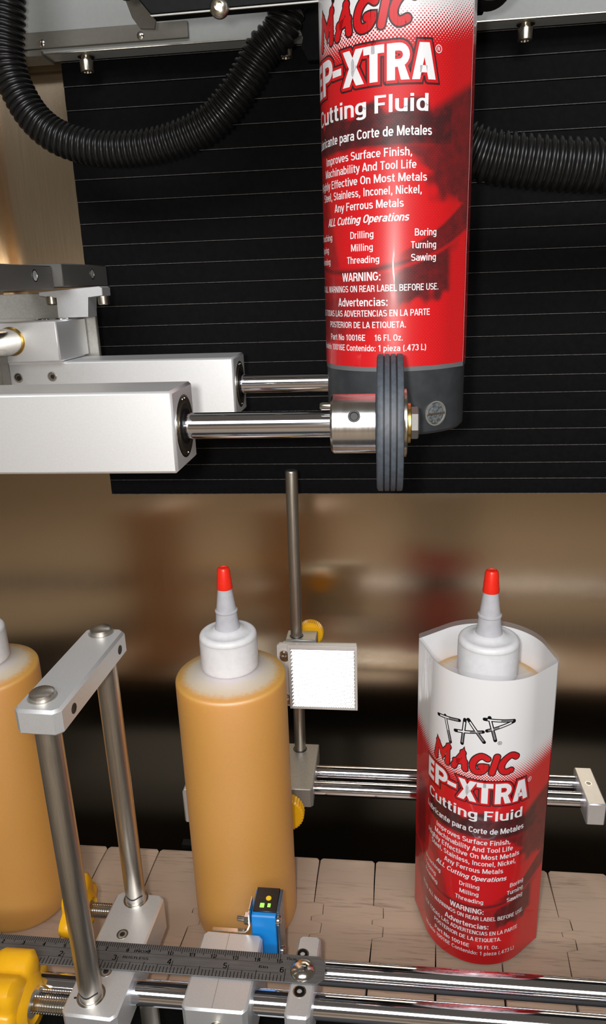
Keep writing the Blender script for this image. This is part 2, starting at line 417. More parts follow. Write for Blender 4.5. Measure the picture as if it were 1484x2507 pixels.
# ------------------------------------------------------------------ conveyor
root = thing('conveyor_chain', 'beige plastic flat top conveyor chain carrying the bottles', 'conveyor', (70, -4, -6))
J = [(0, 46.6), (-.4, 30), (-1, 8), (6, 8), (6, -1.2), (-1.7, -1.8), (-1.7, -6.3), (6, -6.6), (5.4, -15), (-1.6, -15.5), (-2.4, -32), (-4, -55.2)]
def link_poly(x, p, gap):
    L = [(x+a+gap, b) for a, b in J]; R = [(x+p+a-gap, b) for a, b in J]
    L[0] = (L[0][0]+1.6, L[0][1]); L.insert(1, (L[0][0]-1.6, L[0][1]-1.8)); R[0] = (R[0][0]-1.6, R[0][1]); R.insert(1, (R[0][0]+1.6, R[0][1]-1.8))
    L[-1] = (L[-1][0]+1.8, L[-1][1]); L.insert(-1, (L[-1][0]-1.6, L[-1][1]+2)); R[-1] = (R[-1][0]-1.8, R[-1][1]); R.insert(-1, (R[-1][0]+1.6, R[-1][1]+2))
    return L+R[::-1]
pitch = 38.6
for k in range(-7, 9):
    bm = new(); x = 43.0+pitch*k
    prism(bm, link_poly(x, pitch, .42), 'xy', -4.6, 0)
    top = [f for f in bm.faces if f.calc_center_median().z > -.01]
    es = list({e for f in top for e in f.edges})
    bmesh.ops.bevel(bm, geom=es, offset=.55, segments=2, affect='EDGES', profile=.5)
    o = obj('link', bm, M['belt'], root)
bm = new()
for k in range(-7, 9):
    x = 43.0+pitch*k
    rod(bm, (x+2.2, -16.5, -7.2), (x+2.2, 9.5, -7.2), 3.4, 14); box(bm, x+6, x+33, -13, 6, -8, -4.4)
obj('hinge_barrels', bm, M['belt_dark'], root)
root = thing('conveyor_bed', 'black conveyor bed under the beige chain', 'conveyor bed', (70, -4, -160))
for y0, y1 in ((-50, -44), (37, 43)):
    bm = new(); box(bm, -400, 560, y0, y1, -70, -5.2, .4); obj('side_rail', bm, M['black'], root)
bm = new(); box(bm, -400, 560, -44, 37, -14, -10.8); obj('slide_bed', bm, M['black'], root)
for x in (-300, 60, 400):
    for y in (-47, 40):
        bm = new(); box(bm, x-12, x+12, y-3, y+3, -160, -70); obj('leg', bm, M['black'], root)

# ------------------------------------------------------------------ bottles
def bottle(cx, cy, label):
    root = thing('bottle', label, 'bottle', (cx, cy, 0), 'amber squeeze bottles with red tips')
    c = (cx, cy, 0); R = 31.75
    pr = [(0, .6), (22, .6), (24, 0), (27.5, 0), (29.8, .9), (31.2, 2.6), (R, 5), (R, 20), (R, 60), (R, 100), (R, 140), (R, 170.2), (31.6, 171.2), (31.2, 171.9), (30.4, 172.4), (24, 173.6), (18, 175.6), (14.5, 177.2), (13.2, 178.2), (13.2, 181), (0, 181)]
    bm = new(); lathe(bm, pr, c, n=72); obj('body', bm, M['body'], root, smooth=60)
    bm = new()
    n = 144; prof = [(15.9, 178.2), (16.3, 178.6), (16.35, 180), (16.35, 195.6), (16.25, 196.4)]
    rings = []
    for i, (r, z) in enumerate(prof):
        rings.append([bm.verts.new((cx+(r-(.16 if k % 2 and 0 < i < 4 else 0))*math.cos(2*PI*k/n), cy+(r-(.16 if k % 2 and 0 < i < 4 else 0))*math.sin(2*PI*k/n), z)) for k in range(n)])
    for A, B in zip(rings[:-1], rings[1:]):
        for k in range(n): bm.faces.new((A[k], A[(k+1) % n], B[(k+1) % n], B[k]))
    bm.faces.new(rings[0][::-1]); bm.faces.new(rings[-1])
    lathe(bm, [(16.25, 196.3), (16.15, 197.6), (15.7, 198.6), (14.9, 199.3), (13.6, 199.7), (13.0, 199.5), (10.5, 200.0), (8.6, 200.8), (7.3, 201.9), (0, 202)], c, n=64)
    cap = obj('cap', bm, M['cap'], root, smooth=50)
    bm = new(); lathe(bm, [(7.5, 201), (6.6, 204), (6.2, 207), (5.9, 211.3), (6.35, 211.9), (6.3, 212.6), (5.55, 213.2), (3.9, 226), (3.3, 231), (0, 231)], c, n=40); obj('nozzle', bm, M['nozzle'], root, smooth=40)
    bm = new(); lathe(bm, [(3.7, 225.6), (4.35, 225.6), (4.45, 226.4), (4.2, 228.5), (3.55, 236.4), (3.0, 237.6), (2.2, 237.9), (1.9, 237.5), (0, 237.4)], c, n=40); obj('tip', bm, M['red_cap'], root, smooth=40, label='red plastic nozzle tip')
    return root
b1 = bottle(0, 0, 'bare amber bottle with red tip behind the blue sensor')
b0 = copy_tree(b1, None, (-151, -1, 0)); b0['label'] = 'bare amber bottle cut off by the left frame edge'
b2 = copy_tree(b1, None, (144, 0, 0)); b2['label'] = 'red tipped bottle standing inside the open printed sleeve'

# ------------------------------------------------------------------ printed sleeves
class Sleeve:
    """closed cross section = hull of a circle and two crease points; u = 0 at the front centre, measured along the film."""
    def __init__(s, cx, cy, r, thc, dl, dr, zb):
        s.zb = zb; pts = []
        for k in range(1440):
            a = 2*PI*k/1440; pts.append((cx+r*math.cos(a), cy+r*math.sin(a)))
        a0 = math.radians(thc)
        def at(th, d): return (cx+d*math.sin(th), cy-d*math.cos(th))
        s.L = at(a0-PI/2, dl); s.Rr = at(a0+PI/2, dr); pts += [s.L, s.Rr]
        P = sorted(set(pts))
        def cross(o, a, b): return (a[0]-o[0])*(b[1]-o[1])-(a[1]-o[1])*(b[0]-o[0])
        lo = []
        for p in P:
            while len(lo) >= 2 and cross(lo[-2], lo[-1], p) <= 0: lo.pop()
            lo.append(p)
        hi = []
        for p in reversed(P):
            while len(hi) >= 2 and cross(hi[-2], hi[-1], p) <= 0: hi.pop()
            hi.append(p)
        H = lo[:-1]+hi[:-1]                                   # counter-clockwise
        i = H.index(s.L); H = H[i:]+H[:i]
        H.append(H[0]); H = np.array(H)
        d = np.r_[0, np.cumsum(np.hypot(*np.diff(H, axis=0).T))]
        s.len = d[-1]; s.d = d; s.H = H
        c = at(a0, r); s.s0 = d[np.argmin(np.hypot(H[:, 0]-c[0], H[:, 1]-c[1]))]
        s.sr = d[np.argmin(np.hypot(H[:, 0]-s.Rr[0], H[:, 1]-s.Rr[1]))]
        s.sb = (s.sr+s.len)/2
    def raw(s, t):
        t = np.mod(t, s.len); return np.interp(t, s.d, s.H[:, 0]), np.interp(t, s.d, s.H[:, 1])
    def at(s, u, v, off, base=None):
        t = u+(s.s0 if base is None else base); e = .35
        x, y = s.raw(t); x1, y1 = s.raw(t+e); x0, y0 = s.raw(t-e)
        tx, ty = x1-x0, y1-y0; n = math.hypot(tx, ty)
        return Vector((x+ty/n*off, y-tx/n*off, s.zb+v))
def sm(a, b, x):
    t = min(1, max(0, (x-a)/(b-a))); return t*t*(3-2*t)
def dark(u, v):
    n1 = math.sin(u*.9+v*.13)*1.1+math.sin(u*.37-v*.5)*1.3+math.sin(v*.8+u*.21)*.8
    d = 0
    top = 105+2.5*math.sin(u*.33)+n1*.6
    if -31 < u < 46: d = max(d, .92*sm(87.5+n1*.4, 90, v)*sm(top, top-2.5, v)*sm(-31, -27, u)*sm(46, 40, u))
    # big worn drill collar at the right edge
    d = max(d, .8*sm(29+n1, 34+n1, u)*sm(66, 72+n1, v)*sm(104+(u-30)*.5, 99+(u-30)*.5, v))
    d = max(d, .75*sm(0, 3, u+(v-86)*1.5-20+n1)*sm(64, 68, v)*sm(92, 88, v)*sm(10, 16, u))
    # bit flank at left
    d = max(d, .6*sm(-53, -46, u)*sm(-33, -37+n1, u)*sm(52+2.5*n1, 60+2.5*n1, v)*sm(104, 98, v))
    q = u+20+(v-60)*.28
    d = max(d, .45*sm(-6, -3, q+n1)*sm(5, 2, q)*sm(38, 44, v)*sm(90, 86, v))
    # sweeping arc and the dark printed mass under it
    arc = 40.5+.0052*(u+6)**2
    d = max(d, .85*math.exp(-((v-arc)/1.3)**2))
    d = max(d, .8*sm(12, 26, u)*sm(arc-1, arc+1.5, v)*sm(arc+3+(u-10)*.22, arc+1.5+(u-10)*.22, v))
    low = 14+.012*(u+10)**2
    d = max(d, .42*sm(low-3+n1, low+4+n1, v)*sm(arc-1.5, arc-3, v))
    d = max(d, .85*sm(14, 18, u+n1)*sm(44, 40, u)*sm(24+n1+(u-20)*.25, 28+n1+(u-20)*.25, v)*sm(arc-1.5, arc-3, v))
    d = max(d, .6*sm(-40, -30, u)*sm(-2, -12, u)*sm(8+n1, 14+n1, v)*sm(34, 28, v))
    return max(0, min(1, d))
def strokes(lines, wd, capr=True, taper=None):
    """flat ribbons along poly-lines; returns V, F in (u, v)"""
    V, F = [], []
    for ln in lines:
        ln = [Vector((*p, 0)) for p in ln]; n = len(ln)
        L, R = [], []
        for i, p in enumerate(ln):
            t0 = (ln[i]-ln[i-1]).normalized() if i else None; t1 = (ln[i+1]-ln[i]).normalized() if i < n-1 else None
            if t0 is None: t = t1; k = 1
            elif t1 is None: t = t0; k = 1
            else:
                t = (t0+t1).normalized(); k = 1/max(.5, t.dot(t1))
            nn = Vector((-t.y, t.x, 0)); hw = wd/2*k
            L.append(p+nn*hw); R.append(p-nn*hw)
        b = len(V); V += [(q.x, q.y) for q in L]+[(q.x, q.y) for q in R]
        for i in range(n-1): F.append((b+i, b+i+1, b+n+i+1, b+n+i))
        if capr:
            for e, tt in ((0, ln[0]-ln[1]), (n-1, ln[-1]-ln[-2])):
                a0 = math.atan2(tt.y, tt.x); b = len(V)
                V += [(ln[e].x+wd/2*math.cos(a0-PI/2+PI*k/8), ln[e].y+wd/2*math.sin(a0-PI/2+PI*k/8)) for k in range(9)]
                F.append(tuple(range(b, b+9)))
            for p in ln[1:-1]:
                b = len(V); V += [(p.x+wd/2*math.cos(2*PI*k/12), p.y+wd/2*math.sin(2*PI*k/12)) for k in range(12)]; F.append(tuple(range(b, b+12)))
    return np.array(V), F
_txt = {}
# a narrow bold grotesque drawn as centre lines: glyph = (advance, [poly-lines]); capital height 1, x-height .74
def arc(cx, cy, rx, ry, a0, a1, n=12):
    out = []
    for k in range(n+1):
        a = math.radians(a0+(a1-a0)*k/n); c, q = math.cos(a), math.sin(a); e = 2/2.4
        out.append((cx+rx*math.copysign(abs(c)**e, c), cy+ry*math.copysign(abs(q)**e, q)))
    return out
def bowl(x0, xk, y0, y1, rx): return [(x0, y1)]+arc(xk, (y0+y1)/2, rx, (y1-y0)/2, 90, -90)+[(x0, y0)]
def glyphs():
    h, t, X = .08, .92, .66                                   # centre lines of baseline, cap top and x-height strokes
    G = {}
    def oval(x, w, y0, y1): return arc(x+w/2, (y0+y1)/2, w/2, (y1-y0)/2, 0, 360, 24)
    G['A'] = (.62, [[(.06, 0), (.30, 1)], [(.32, 1), (.56, 0)], [(.15, .27), (.47, .27)]])
    G['B'] = (.62, [[(.10, 0), (.10, 1)], bowl(.1, .30, .53, t, .18), bowl(.1, .32, h, .53, .20)])
    G['C'] = (.60, [arc(.32, .5, .23, .42, 35, 325, 24)])
    G['D'] = (.62, [[(.10, 0), (.10, 1)], bowl(.1, .28, h, t, .25)])
    G['E'] = (.54, [[(.10, 0), (.10, 1)], [(.1, h), (.50, h)], [(.1, .52), (.46, .52)], [(.1, t), (.50, t)]])
    G['F'] = (.52, [[(.10, 0), (.10, 1)], [(.1, .50), (.44, .50)], [(.1, t), (.49, t)]])
    G['G'] = (.63, [arc(.32, .5, .23, .42, 38, 345, 24)+[(.55, .46), (.34, .46)]])
    G['H'] = (.64, [[(.10, 0), (.10, 1)], [(.54, 0), (.54, 1)], [(.1, .52), (.54, .52)]])
    G['I'] = (.30, [[(.15, 0), (.15, 1)]])
    G['L'] = (.50, [[(.10, 0), (.10, 1)], [(.1, h), (.47, h)]])
    G['M'] = (.80, [[(.10, 0), (.10, 1)], [(.70, 0), (.70, 1)], [(.13, 1), (.40, .06)], [(.67, 1), (.40, .06)]])
    G['N'] = (.65, [[(.10, 0), (.10, 1)], [(.55, 0), (.55, 1)], [(.12, .97), (.53, .03)]])
    G['O'] = (.64, [oval(.09, .46, h, t)])
    G['P'] = (.58, [[(.10, 0), (.10, 1)], bowl(.1, .30, .44, t, .20)])
    G['Q'] = (.64, [oval(.09, .46, h, t), [(.36, .26), (.58, .02)]])
    G['R'] = (.62, [[(.10, 0), (.10, 1)], bowl(.1, .30, .48, t, .20), [(.34, .48), (.50, .36), (.52, 0)]])
    G['S'] = (.58, [arc(.29, .72, .20, .20, 25, 180, 12)+arc(.29, .72, .20, .20, 190, 245, 4)+arc(.29, .29, .21, .21, 65, -10, 6)+arc(.29, .29, .21, .21, -15, -155, 12)])
    G['T'] = (.54, [[(.27, 0), (.27, 1)], [(.02, t), (.52, t)]])
    G['U'] = (.63, [[(.10, 1)]+arc(.315, .32, .215, .24, 180, 360, 12)+[(.53, 1)]])
    G['V'] = (.58, [[(.05, 1), (.28, 0)], [(.53, 1), (.30, 0)]])
    G['W'] = (.86, [[(.05, 1), (.22, 0)], [(.42, 1), (.24, 0)], [(.44, 1), (.62, 0)], [(.81, 1), (.64, 0)]])
    G['a'] = (.52, [arc(.26, .50, .17, .16, 160, 0, 8)+[(.43, .0)], arc(.25, .24, .17, .16, 40, 325, 16), [(.30, .42), (.43, .42)]])
    G['b'] = (.54, [[(.10, 0), (.10, 1)], oval(.10, .35, h, X)])
    G['c'] = (.49, [arc(.27, .37, .18, .29, 40, 320, 20)])
    G['d'] = (.54, [[(.44, 0), (.44, 1)], oval(.09, .35, h, X)])
    G['e'] = (.52, [[(.09, .36), (.43, .36)]+arc(.26, .37, .175, .29, 0, 318, 22)])
    G['f'] = (.34, [[(.16, 0)]+arc(.30, .80, .14, .13, 180, 90, 6)+[(.34, .93)], [(.03, .66), (.33, .66)]])
    G['g'] = (.54, [[(.44, .74)]+arc(.27, -.02, .17, .15, 0, -155, 10), oval(.09, .35, h+.04, X)])
    G['h'] = (.54, [[(.10, 0), (.10, 1)], arc(.27, .46, .17, .20, 180, 0, 10)+[(.44, 0)]])
    G['i'] = (.26, [[(.13, 0), (.13, .74)], [(.13, .84), (.13, 1)]])
    G['k'] = (.52, [[(.10, 0), (.10, 1)], [(.14, .30), (.42, .74)], [(.22, .44), (.45, 0)]])
    G['l'] = (.26, [[(.13, 0), (.13, 1)]])
    G['m'] = (.80, [[(.10, 0), (.10, .74)], arc(.25, .48, .15, .18, 180, 0, 8)+[(.40, 0)], arc(.55, .48, .15, .18, 180, 0, 8)+[(.70, 0)]])
    G['n'] = (.54, [[(.10, 0), (.10, .74)], arc(.27, .46, .17, .20, 180, 0, 10)+[(.44, 0)]])
    G['o'] = (.53, [oval(.09, .35, h, X)])
    G['p'] = (.54, [[(.10, -.24), (.10, .74)], oval(.10, .35, h, X)])
    G['r'] = (.36, [[(.10, 0), (.10, .74)], arc(.27, .46, .17, .20, 180, 85, 6)+[(.34, .66)]])
    G['s'] = (.48, [arc(.24, .52, .15, .14, 25, 180, 10)+arc(.24, .52, .15, .14, 190, 245, 4)+arc(.24, .22, .16, .14, 65, -10, 6)+arc(.24, .22, .16, .14, -15, -155, 10)])
    G['t'] = (.34, [[(.15, .92)]+arc(.27, .19, .12, .11, 180, 270, 6)+[(.32, .08)], [(.03, .66), (.31, .66)]])
    G['u'] = (.54, [[(.10, .74)]+arc(.27, .28, .17, .20, 180, 360, 10)+[(.44, .74)], [(.44, 0), (.44, .3)]])
    G['v'] = (.48, [[(.04, .74), (.23, 0)], [(.44, .74), (.25, 0)]])
    G['w'] = (.72, [[(.04, .74), (.18, 0)], [(.35, .74), (.20, 0)], [(.37, .74), (.52, 0)], [(.68, .74), (.54, 0)]])
    G['y'] = (.48, [[(.04, .74), (.24, .02)], [(.44, .74), (.22, -.12), (.14, -.2), (.06, -.19)]])
    G['z'] = (.46, [[(.05, X), (.41, X)], [(.38, X), (.08, h)], [(.05, h), (.42, h)]])
    G['1'] = (.44, [[(.26, 0), (.26, 1)], [(.25, .9), (.08, .74)]])
    G['0'] = (.56, [oval(.10, .36, h, t)])
    G['3'] = (.54, [arc(.26, .72, .17, .20, 160, -80, 14), arc(.26, .29, .19, .21, 85, -160, 14)])
    G['4'] = (.56, [[(.37, 0), (.37, 1)], [(.34, .96), (.07, .28)], [(.03, .27), (.52, .27)]])
    G['6'] = (.56, [oval(.10, .36, h, .56), arc(.28, .5, .18, .42, 35, 180, 12)+[(.10, .3)]])
    G['7'] = (.52, [[(.04, t), (.48, t)], [(.46, .90), (.20, 0)]])
    G[':'] = (.26, [[(.13, 0), (.13, .17)], [(.13, .52), (.13, .69)]])
    G['.'] = (.26, [[(.13, 0), (.13, .17)]])
    G[','] = (.26, [[(.14, .17), (.14, .02), (.08, -.14)]])
    G['('] = (.32, [arc(.42, .42, .28, .62, 125, 235, 10)]); G[')'] = (.32, [arc(-.10, .42, .28, .62, 55, -55, 10)])
    return G
GL = glyphs()
def flat_text(items):
    for key, (body, wd, shear) in items.items():
        V, F, x = [], [], 0
        for ch in body:
            if ch == ' ': x += .28; continue
            adv, ls = GL[ch]
            v, f = strokes(ls, wd, False); k = len(V)
            V += [(a+x, b) for a, b in v]; F += [tuple(i+k for i in q) for q in f]; x += adv+.02
        V = np.array(V); V[:, 0] += V[:, 1]*shear; _txt[key] = (V, F)
# body, align, u, baseline v, width, cap height, bold, shear
ROWS = [('Cutting Fluid', 'c', 0, 101.0, 58.4, 6.4, .145, 0), ('Lubricante para Corte de Metales', 'c', 0, 92.3, 62, 3.7, .145, 0),
 ('Improves Surface Finish,', 'c', .8, 84.9, 43.7, 3.25, .135, 0), ('Machinability And Tool Life', 'c', 1, 80.1, 47, 3.25, .135, 0),
 ('Highly Effective On Most Metals', 'c', 0, 75.3, 58.3, 3.25, .135, 0), ('Steel, Stainless, Inconel, Nickel,', 'c', .8, 70.6, 52.2, 3.25, .135, 0),
 ('Any Ferrous Metals', 'c', 2.5, 65.6, 33.8, 3.25, .135, 0), ('ALL Cutting Operations', 'c', .6, 60.2, 42.5, 3.25, .155, .22),
 ('Broaching', 'l', -32.4, 54.3, 15.4, 2.8, .13, 0), ('Tapping', 'l', -32.4, 49.2, 11.6, 2.8, .13, 0), ('Reaming', 'l', -32.4, 44.2, 13.2, 2.8, .13, 0),
 ('Drilling', 'c', 1.1, 54.2, 11.2, 2.9, .13, 0), ('Milling', 'c', 1.1, 49.1, 10.6, 2.9, .13, 0), ('Threading', 'c', 1.3, 44.1, 15.8, 2.9, .13, 0),
 ('Boring', 'r', 34, 54.2, 9.8, 2.9, .13, 0), ('Turning', 'r', 34, 49.2, 11.4, 2.9, .13, 0), ('Sawing', 'r', 34, 44.2, 11.3, 2.9, .13, 0),
 ('WARNING:', 'c', 0, 36.8, 19.4, 3.6, .145, 0), ('READ ALL WARNINGS ON REAR LABEL BEFORE USE.', 'c', 0, 32.2, 71.2, 2.8, .13, 0),
 ('Advertencias:', 'c', 0, 26.2, 25.6, 3.6, .135, 0), ('LEA TODAS LAS ADVERTENCIAS EN LA PARTE', 'c', 0, 21.8, 63, 2.75, .13, 0),
 ('POSTERIOR DE LA ETIQUETA.', 'c', 0, 16.9, 41.5, 2.75, .13, 0), ('Part No 10016E', 'c', -8.8, 11.4, 22.8, 2.75, .13, 0), ('16 Fl. Oz.', 'c', 13.2, 11.4, 12.4, 2.75, .13, 0),
 ('Modelo 10016E Contenido: 1 pieza (.473 L)', 'c', 0, 6.9, 60, 2.75, .13, 0)]
items = {i: (r[0], r[6], r[7]) for i, r in enumerate(ROWS)}
items['H'] = ('H', .16, 0); items['Rg'] = ('R', .15, 0)
GL['X'] = (.58, [[(.05, 0), (.53, 1)], [(.05, 1), (.53, 0)]])
for k_, g_ in {'2': (.54, [arc(.27, .68, .19, .24, 165, -30, 10)+[(.10, .08)], [(.06, .08), (.49, .08)]]), '5': (.54, [[(.46, .92), (.12, .92)], [(.12, .95), (.10, .48)], arc(.26, .31, .20, .23, 130, -155, 14)]), '8': (.54, [arc(.27, .73, .16, .19, 0, 360, 18), arc(.27, .29, .19, .21, 0, 360, 18)]), '9': (.56, [arc(.28, .68, .18, .24, 0, 360, 18), [(.46, .7), (.42, .3), (.22, .05)]])}.items(): GL[k_] = g_
for s in [str(k) for k in range(1, 16)]+['INOX', 'RUSTLESS', '6in', '15cm']: items['d'+s] = (s, .14, 0)
flat_text(items)
HCAP = 1.0
def placed(key, align, u, v, width, cap):
    V, F = _txt[key]; x0, x1 = V[:, 0].min(), V[:, 0].max()
    sx = width/(x1-x0); sy = cap/HCAP
    off = {'c': u-width/2, 'l': u, 'r': u-width}[align]
    return np.c_[(V[:, 0]-x0)*sx+off, V[:, 1]*sy+v], F
def curve_pts(pts, n=6):
    q = spline([(p[0], p[1], 0) for p in pts], .8); return [(p.x, p.y) for p in q]
def rect(x0, x1, y0, y1): return [(x0, y0), (x1, y0), (x1, y1), (x0, y1)]
def arcbowl(x0, x1, y0, y1, n=10):                        # right-hand bowl outline of P and R as a thick ribbon
    r = (y1-y0)/2; cy = (y0+y1)/2; k = x1-r
    return [(x0, y1), (k, y1)]+[(k+r*math.sin(PI*i/n), cy+r*math.cos(PI*i/n)) for i in range(1, n)]+[(k, y0), (x0, y0)]
def big_letters():
    b, t = 112.2, 125.0
    L = []
    def poly(p): L.append(p)
    poly(rect(-31.3, -28.3, b, t)); poly(rect(-28.4, -24.6, b, b+2.9)); poly(rect(-28.4, -25.0, b+5.1, b+7.8)); poly(rect(-28.4, -24.6, t-2.9, t))
    poly(rect(-23.4, -20.3, b, t))
    ribs = [(arcbowl(-21, -15.2, b+5.9, t-1.3), 2.6)]
    poly(rect(-13.9, -8.3, b+5.1, b+7.6))
    poly([(-7.5, b), (-3.9, b), (2.8, t), (-.8, t)]); poly([(-.8, b), (2.9, b), (-3.7, t), (-7.3, t)])
    poly(rect(2.7, 11.3, t-2.9, t)); poly(rect(5.3, 8.7, b, t))
    poly(rect(12.4, 15.6, b, t)); ribs.append((arcbowl(14.5, 20.0, b+5.9, t-1.3), 2.7)); poly([(16.2, b+6.2), (18.9, b+6.2), (21.4, b), (17.9, b)])
    poly([(22.3, b), (25.5, b), (28.4, t), (25.2, t)]); poly([(29.0, b), (32.2, b), (29.3, t), (26.1, t)]); poly(rect(24.4, 30.1, b+2.4, b+4.9))
    V, F = [], []
    for p in L:
        k = len(V); V += p; F.append(tuple(range(k, k+len(p))))
    for p, wd in ribs:
        v, f = strokes([p], wd, False); k = len(V); V += [tuple(q) for q in v]; F += [tuple(i+k for i in q) for q in f]
    outl = L+[r[0] for r in ribs]
    return np.array(V), F, L, ribs
def grow(L, ribs, d):
    """the same letters d mm fatter, for their outline"""
    V, F = [], []
    for p in L:
        q = p+[p[0]]; v, f = strokes([q], 2*d); k = len(V); V += [tuple(x) for x in v]; F += [tuple(i+k for i in x) for x in f]
        k = len(V); V += p; F.append(tuple(range(k, k+len(p))))
    for p, wd in ribs:
        v, f = strokes([p], wd+2*d); k = len(V); V += [tuple(x) for x in v]; F += [tuple(i+k for i in x) for x in f]
    return np.array(V), F
TAPS = [[(-22.0, 156.9), (-8.0, 159.8)], [(-16.8, 158.8), (-12.8, 144.6)], [(-4.9, 161.4), (-6.0, 146.6)], [(-3.1, 162.0), (5.4, 150.2)], [(-10.1, 152.9), (4.6, 156.3)], [(7.5, 165.2), (11.0, 151.7)], [(5.1, 164.0), (20.3, 163.0)], [(20.3, 162.6), (6.6, 157.2)]]
MAG = [[(-23.2, 130.4), (-21.6, 140.4), (-17.8, 134.3), (-13.9, 141.2), (-14.6, 130.8)], [(-10.4, 131.0), (-5.2, 141.2), (-3.9, 131.6)], [(-9.4, 134.6), (-4.2, 136.0)],
       [(7.6, 140.2), (4.6, 141.6), (1.3, 138.9), (0.0, 134.6), (1.5, 131.6), (4.8, 132.0), (6.8, 135.2), (3.8, 135.0)], [(12.5, 141.8), (10.1, 131.8)], [(23.0, 140.9), (20.1, 142.3), (16.4, 139.4), (14.8, 135.2), (16.8, 132.2), (20.8, 133.3)]]
MAG = [m if k in (0, 1, 2, 4) else curve_pts(m) for k, m in enumerate(MAG)]
def make_sleeve(sl, H, v_top_print, label, cx, cy):
    root = thing('printed_sleeve', label, 'label sleeve', (cx, cy, sl.zb), 'printed shrink sleeves')
    # printed layer (outside), white reverse (inside), clear film margins
    nu = int(sl.len/1.0); us = np.linspace(0, sl.len, nu, endpoint=False); nv = 190; vs = np.linspace(2.0, v_top_print, nv)
    bm = new(); uvl = bm.loops.layers.uv.new('label'); dk = bm.verts.layers.float.new('dark'); grid = []; par = []
    for t in us:
        front = t <= sl.sr; uu = t-sl.s0 if front else t-sl.sb
        col = [bm.verts.new(sl.at(t, v, .0, 0)) for v in vs]
        for q, v in zip(col, vs): q[dk] = dark(uu, v-2)
        grid.append(col); par.append(uu)
    for i in range(nu):
        j = (i+1) % nu; ui = par[i]; uj = par[j]
        if abs(uj-ui) > 3: uj = ui+1
        for k in range(nv-1):
            f = bm.faces.new((grid[i][k], grid[j][k], grid[j][k+1], grid[i][k+1]))
            for lp, (a, b) in zip(f.loops, ((ui, vs[k]), (uj, vs[k]), (uj, vs[k+1]), (ui, vs[k+1]))): lp[uvl].uv = (a, b-2)
    obj('print_layer', bm, M['print'], root, smooth=60, recalc=False, label='white and red printed panel with halftone edge')
    def plain_ring(v0, v1, off, nm, mt, n=240):
        bm = new(); A = []
        ts = sorted(list(np.linspace(0, sl.len, n, endpoint=False))+[sl.sr])
        for t in ts: A.append([bm.verts.new(sl.at(t, v, off, 0)) for v in (v0, v1)])
        for i in range(len(A)):
            j = (i+1) % len(A); bm.faces.new((A[i][0], A[j][0], A[j][1], A[i][1]))
        return obj(nm, bm, mt, root, smooth=60, recalc=False)
    plain_ring(2.0, v_top_print, -.12, 'white_reverse', M['liner'])
    plain_ring(0, 2.0, -.05, 'clear_margin', M['film']); plain_ring(v_top_print, H, -.05, 'clear_margin', M['film'])
    def surf(V, F, off, nm, mt, lab=None, ymax=None):
        bm = new(); vv = [bm.verts.new((float(a), float(b), 0)) for a, b in V]
        for f in F:
            try: bm.faces.new([vv[i] for i in f])
            except ValueError: pass
        lo, hi = V[:, 0].min(), V[:, 0].max()
        for c in np.arange(math.ceil(lo/1.5)*1.5, hi, 1.5):
            bmesh.ops.bisect_plane(bm, geom=bm.verts[:]+bm.edges[:]+bm.faces[:], plane_co=(float(c), 0, 0), plane_no=(1, 0, 0), dist=1e-5)
        for q in bm.verts: q.co = sl.at(q.co.x, q.co.y+2, off)
        for f in bm.faces:
            f.normal_update()
            cc = f.calc_center_median()
            if f.normal.x*(cc.x-cx)+f.normal.y*(cc.y-cy) < 0: f.normal_flip()
        return obj(nm, bm, mt, root, smooth=60, recalc=False, label=lab)
    V, F, L, ribs = big_letters()
    surf(*grow(L, ribs, 1.75), .06, 'lettering_outline', M['dark_print'])
    surf(*grow(L, ribs, 1.05), .10, 'lettering_outline', M['red_print'])
    surf(V, F, .14, 'lettering', M['white_print'], 'white block lettering EP-XTRA')
    surf(*strokes(MAG, 4.3), .08, 'lettering_outline', M['dark_print'])
    surf(*strokes(MAG, 3.0), .12, 'lettering', M['red_print'], 'red brush lettering MAGIC')
    for ln in TAPS:                                          # TAP is spelled with tap shaped bars
        a, b = Vector(ln[0]), Vector(ln[1])
        surf(*strokes([ln], 1.95), .05, 'tap_bar', M['black_print'])
        m = a.lerp(b, .55); e0 = a.lerp(b, .1); e1 = a.lerp(b, .96)
        surf(*strokes([[tuple(e0), tuple(m)]], .8, False), .09, 'tap_shank', M['white_print'])
        surf(*strokes([[tuple(m), tuple(e1)]], .95, False), .09, 'tap_flute', M['grey_print'])
    for (u, v, r, mt) in ((13.4, 150.2, 1.0, 'black_print'), (33.4, 123.0, 1.35, 'white_print')):
        c = [(u+r*math.cos(2*PI*k/20), v+r*math.sin(2*PI*k/20)) for k in range(21)]
        surf(*strokes([c], .22 if r < 1.2 else .3, False), .1, 'registered_ring', M[mt])
        surf(*placed('Rg', 'c', u, v-r*.52, r*.8, r*1.05), .1, 'registered_letter', M[mt])
    for i, rw in enumerate(ROWS):
        surf(*placed(i, rw[1], rw[2], rw[3], rw[4], rw[5]), .1, 'lettering', M['white_print'], 'white line reading '+rw[0].rstrip(',.:'))
    # the reverse panel starts with the same two big letters
    return root
low = Sleeve(144, 0, 32.25, -18.0, 38.6, 36.6, 2.4)
make_sleeve(low, 191.5, 188.5, 'printed red and white sleeve standing open around the right bottle', 144, 0)
upp = Sleeve(93, 0, 33.45, -28.5, 35.2, 35.0, 345.9)
make_sleeve(upp, 191.5, 188.5, 'printed red and white sleeve hanging on the dark grey mandrel', 93, 0)

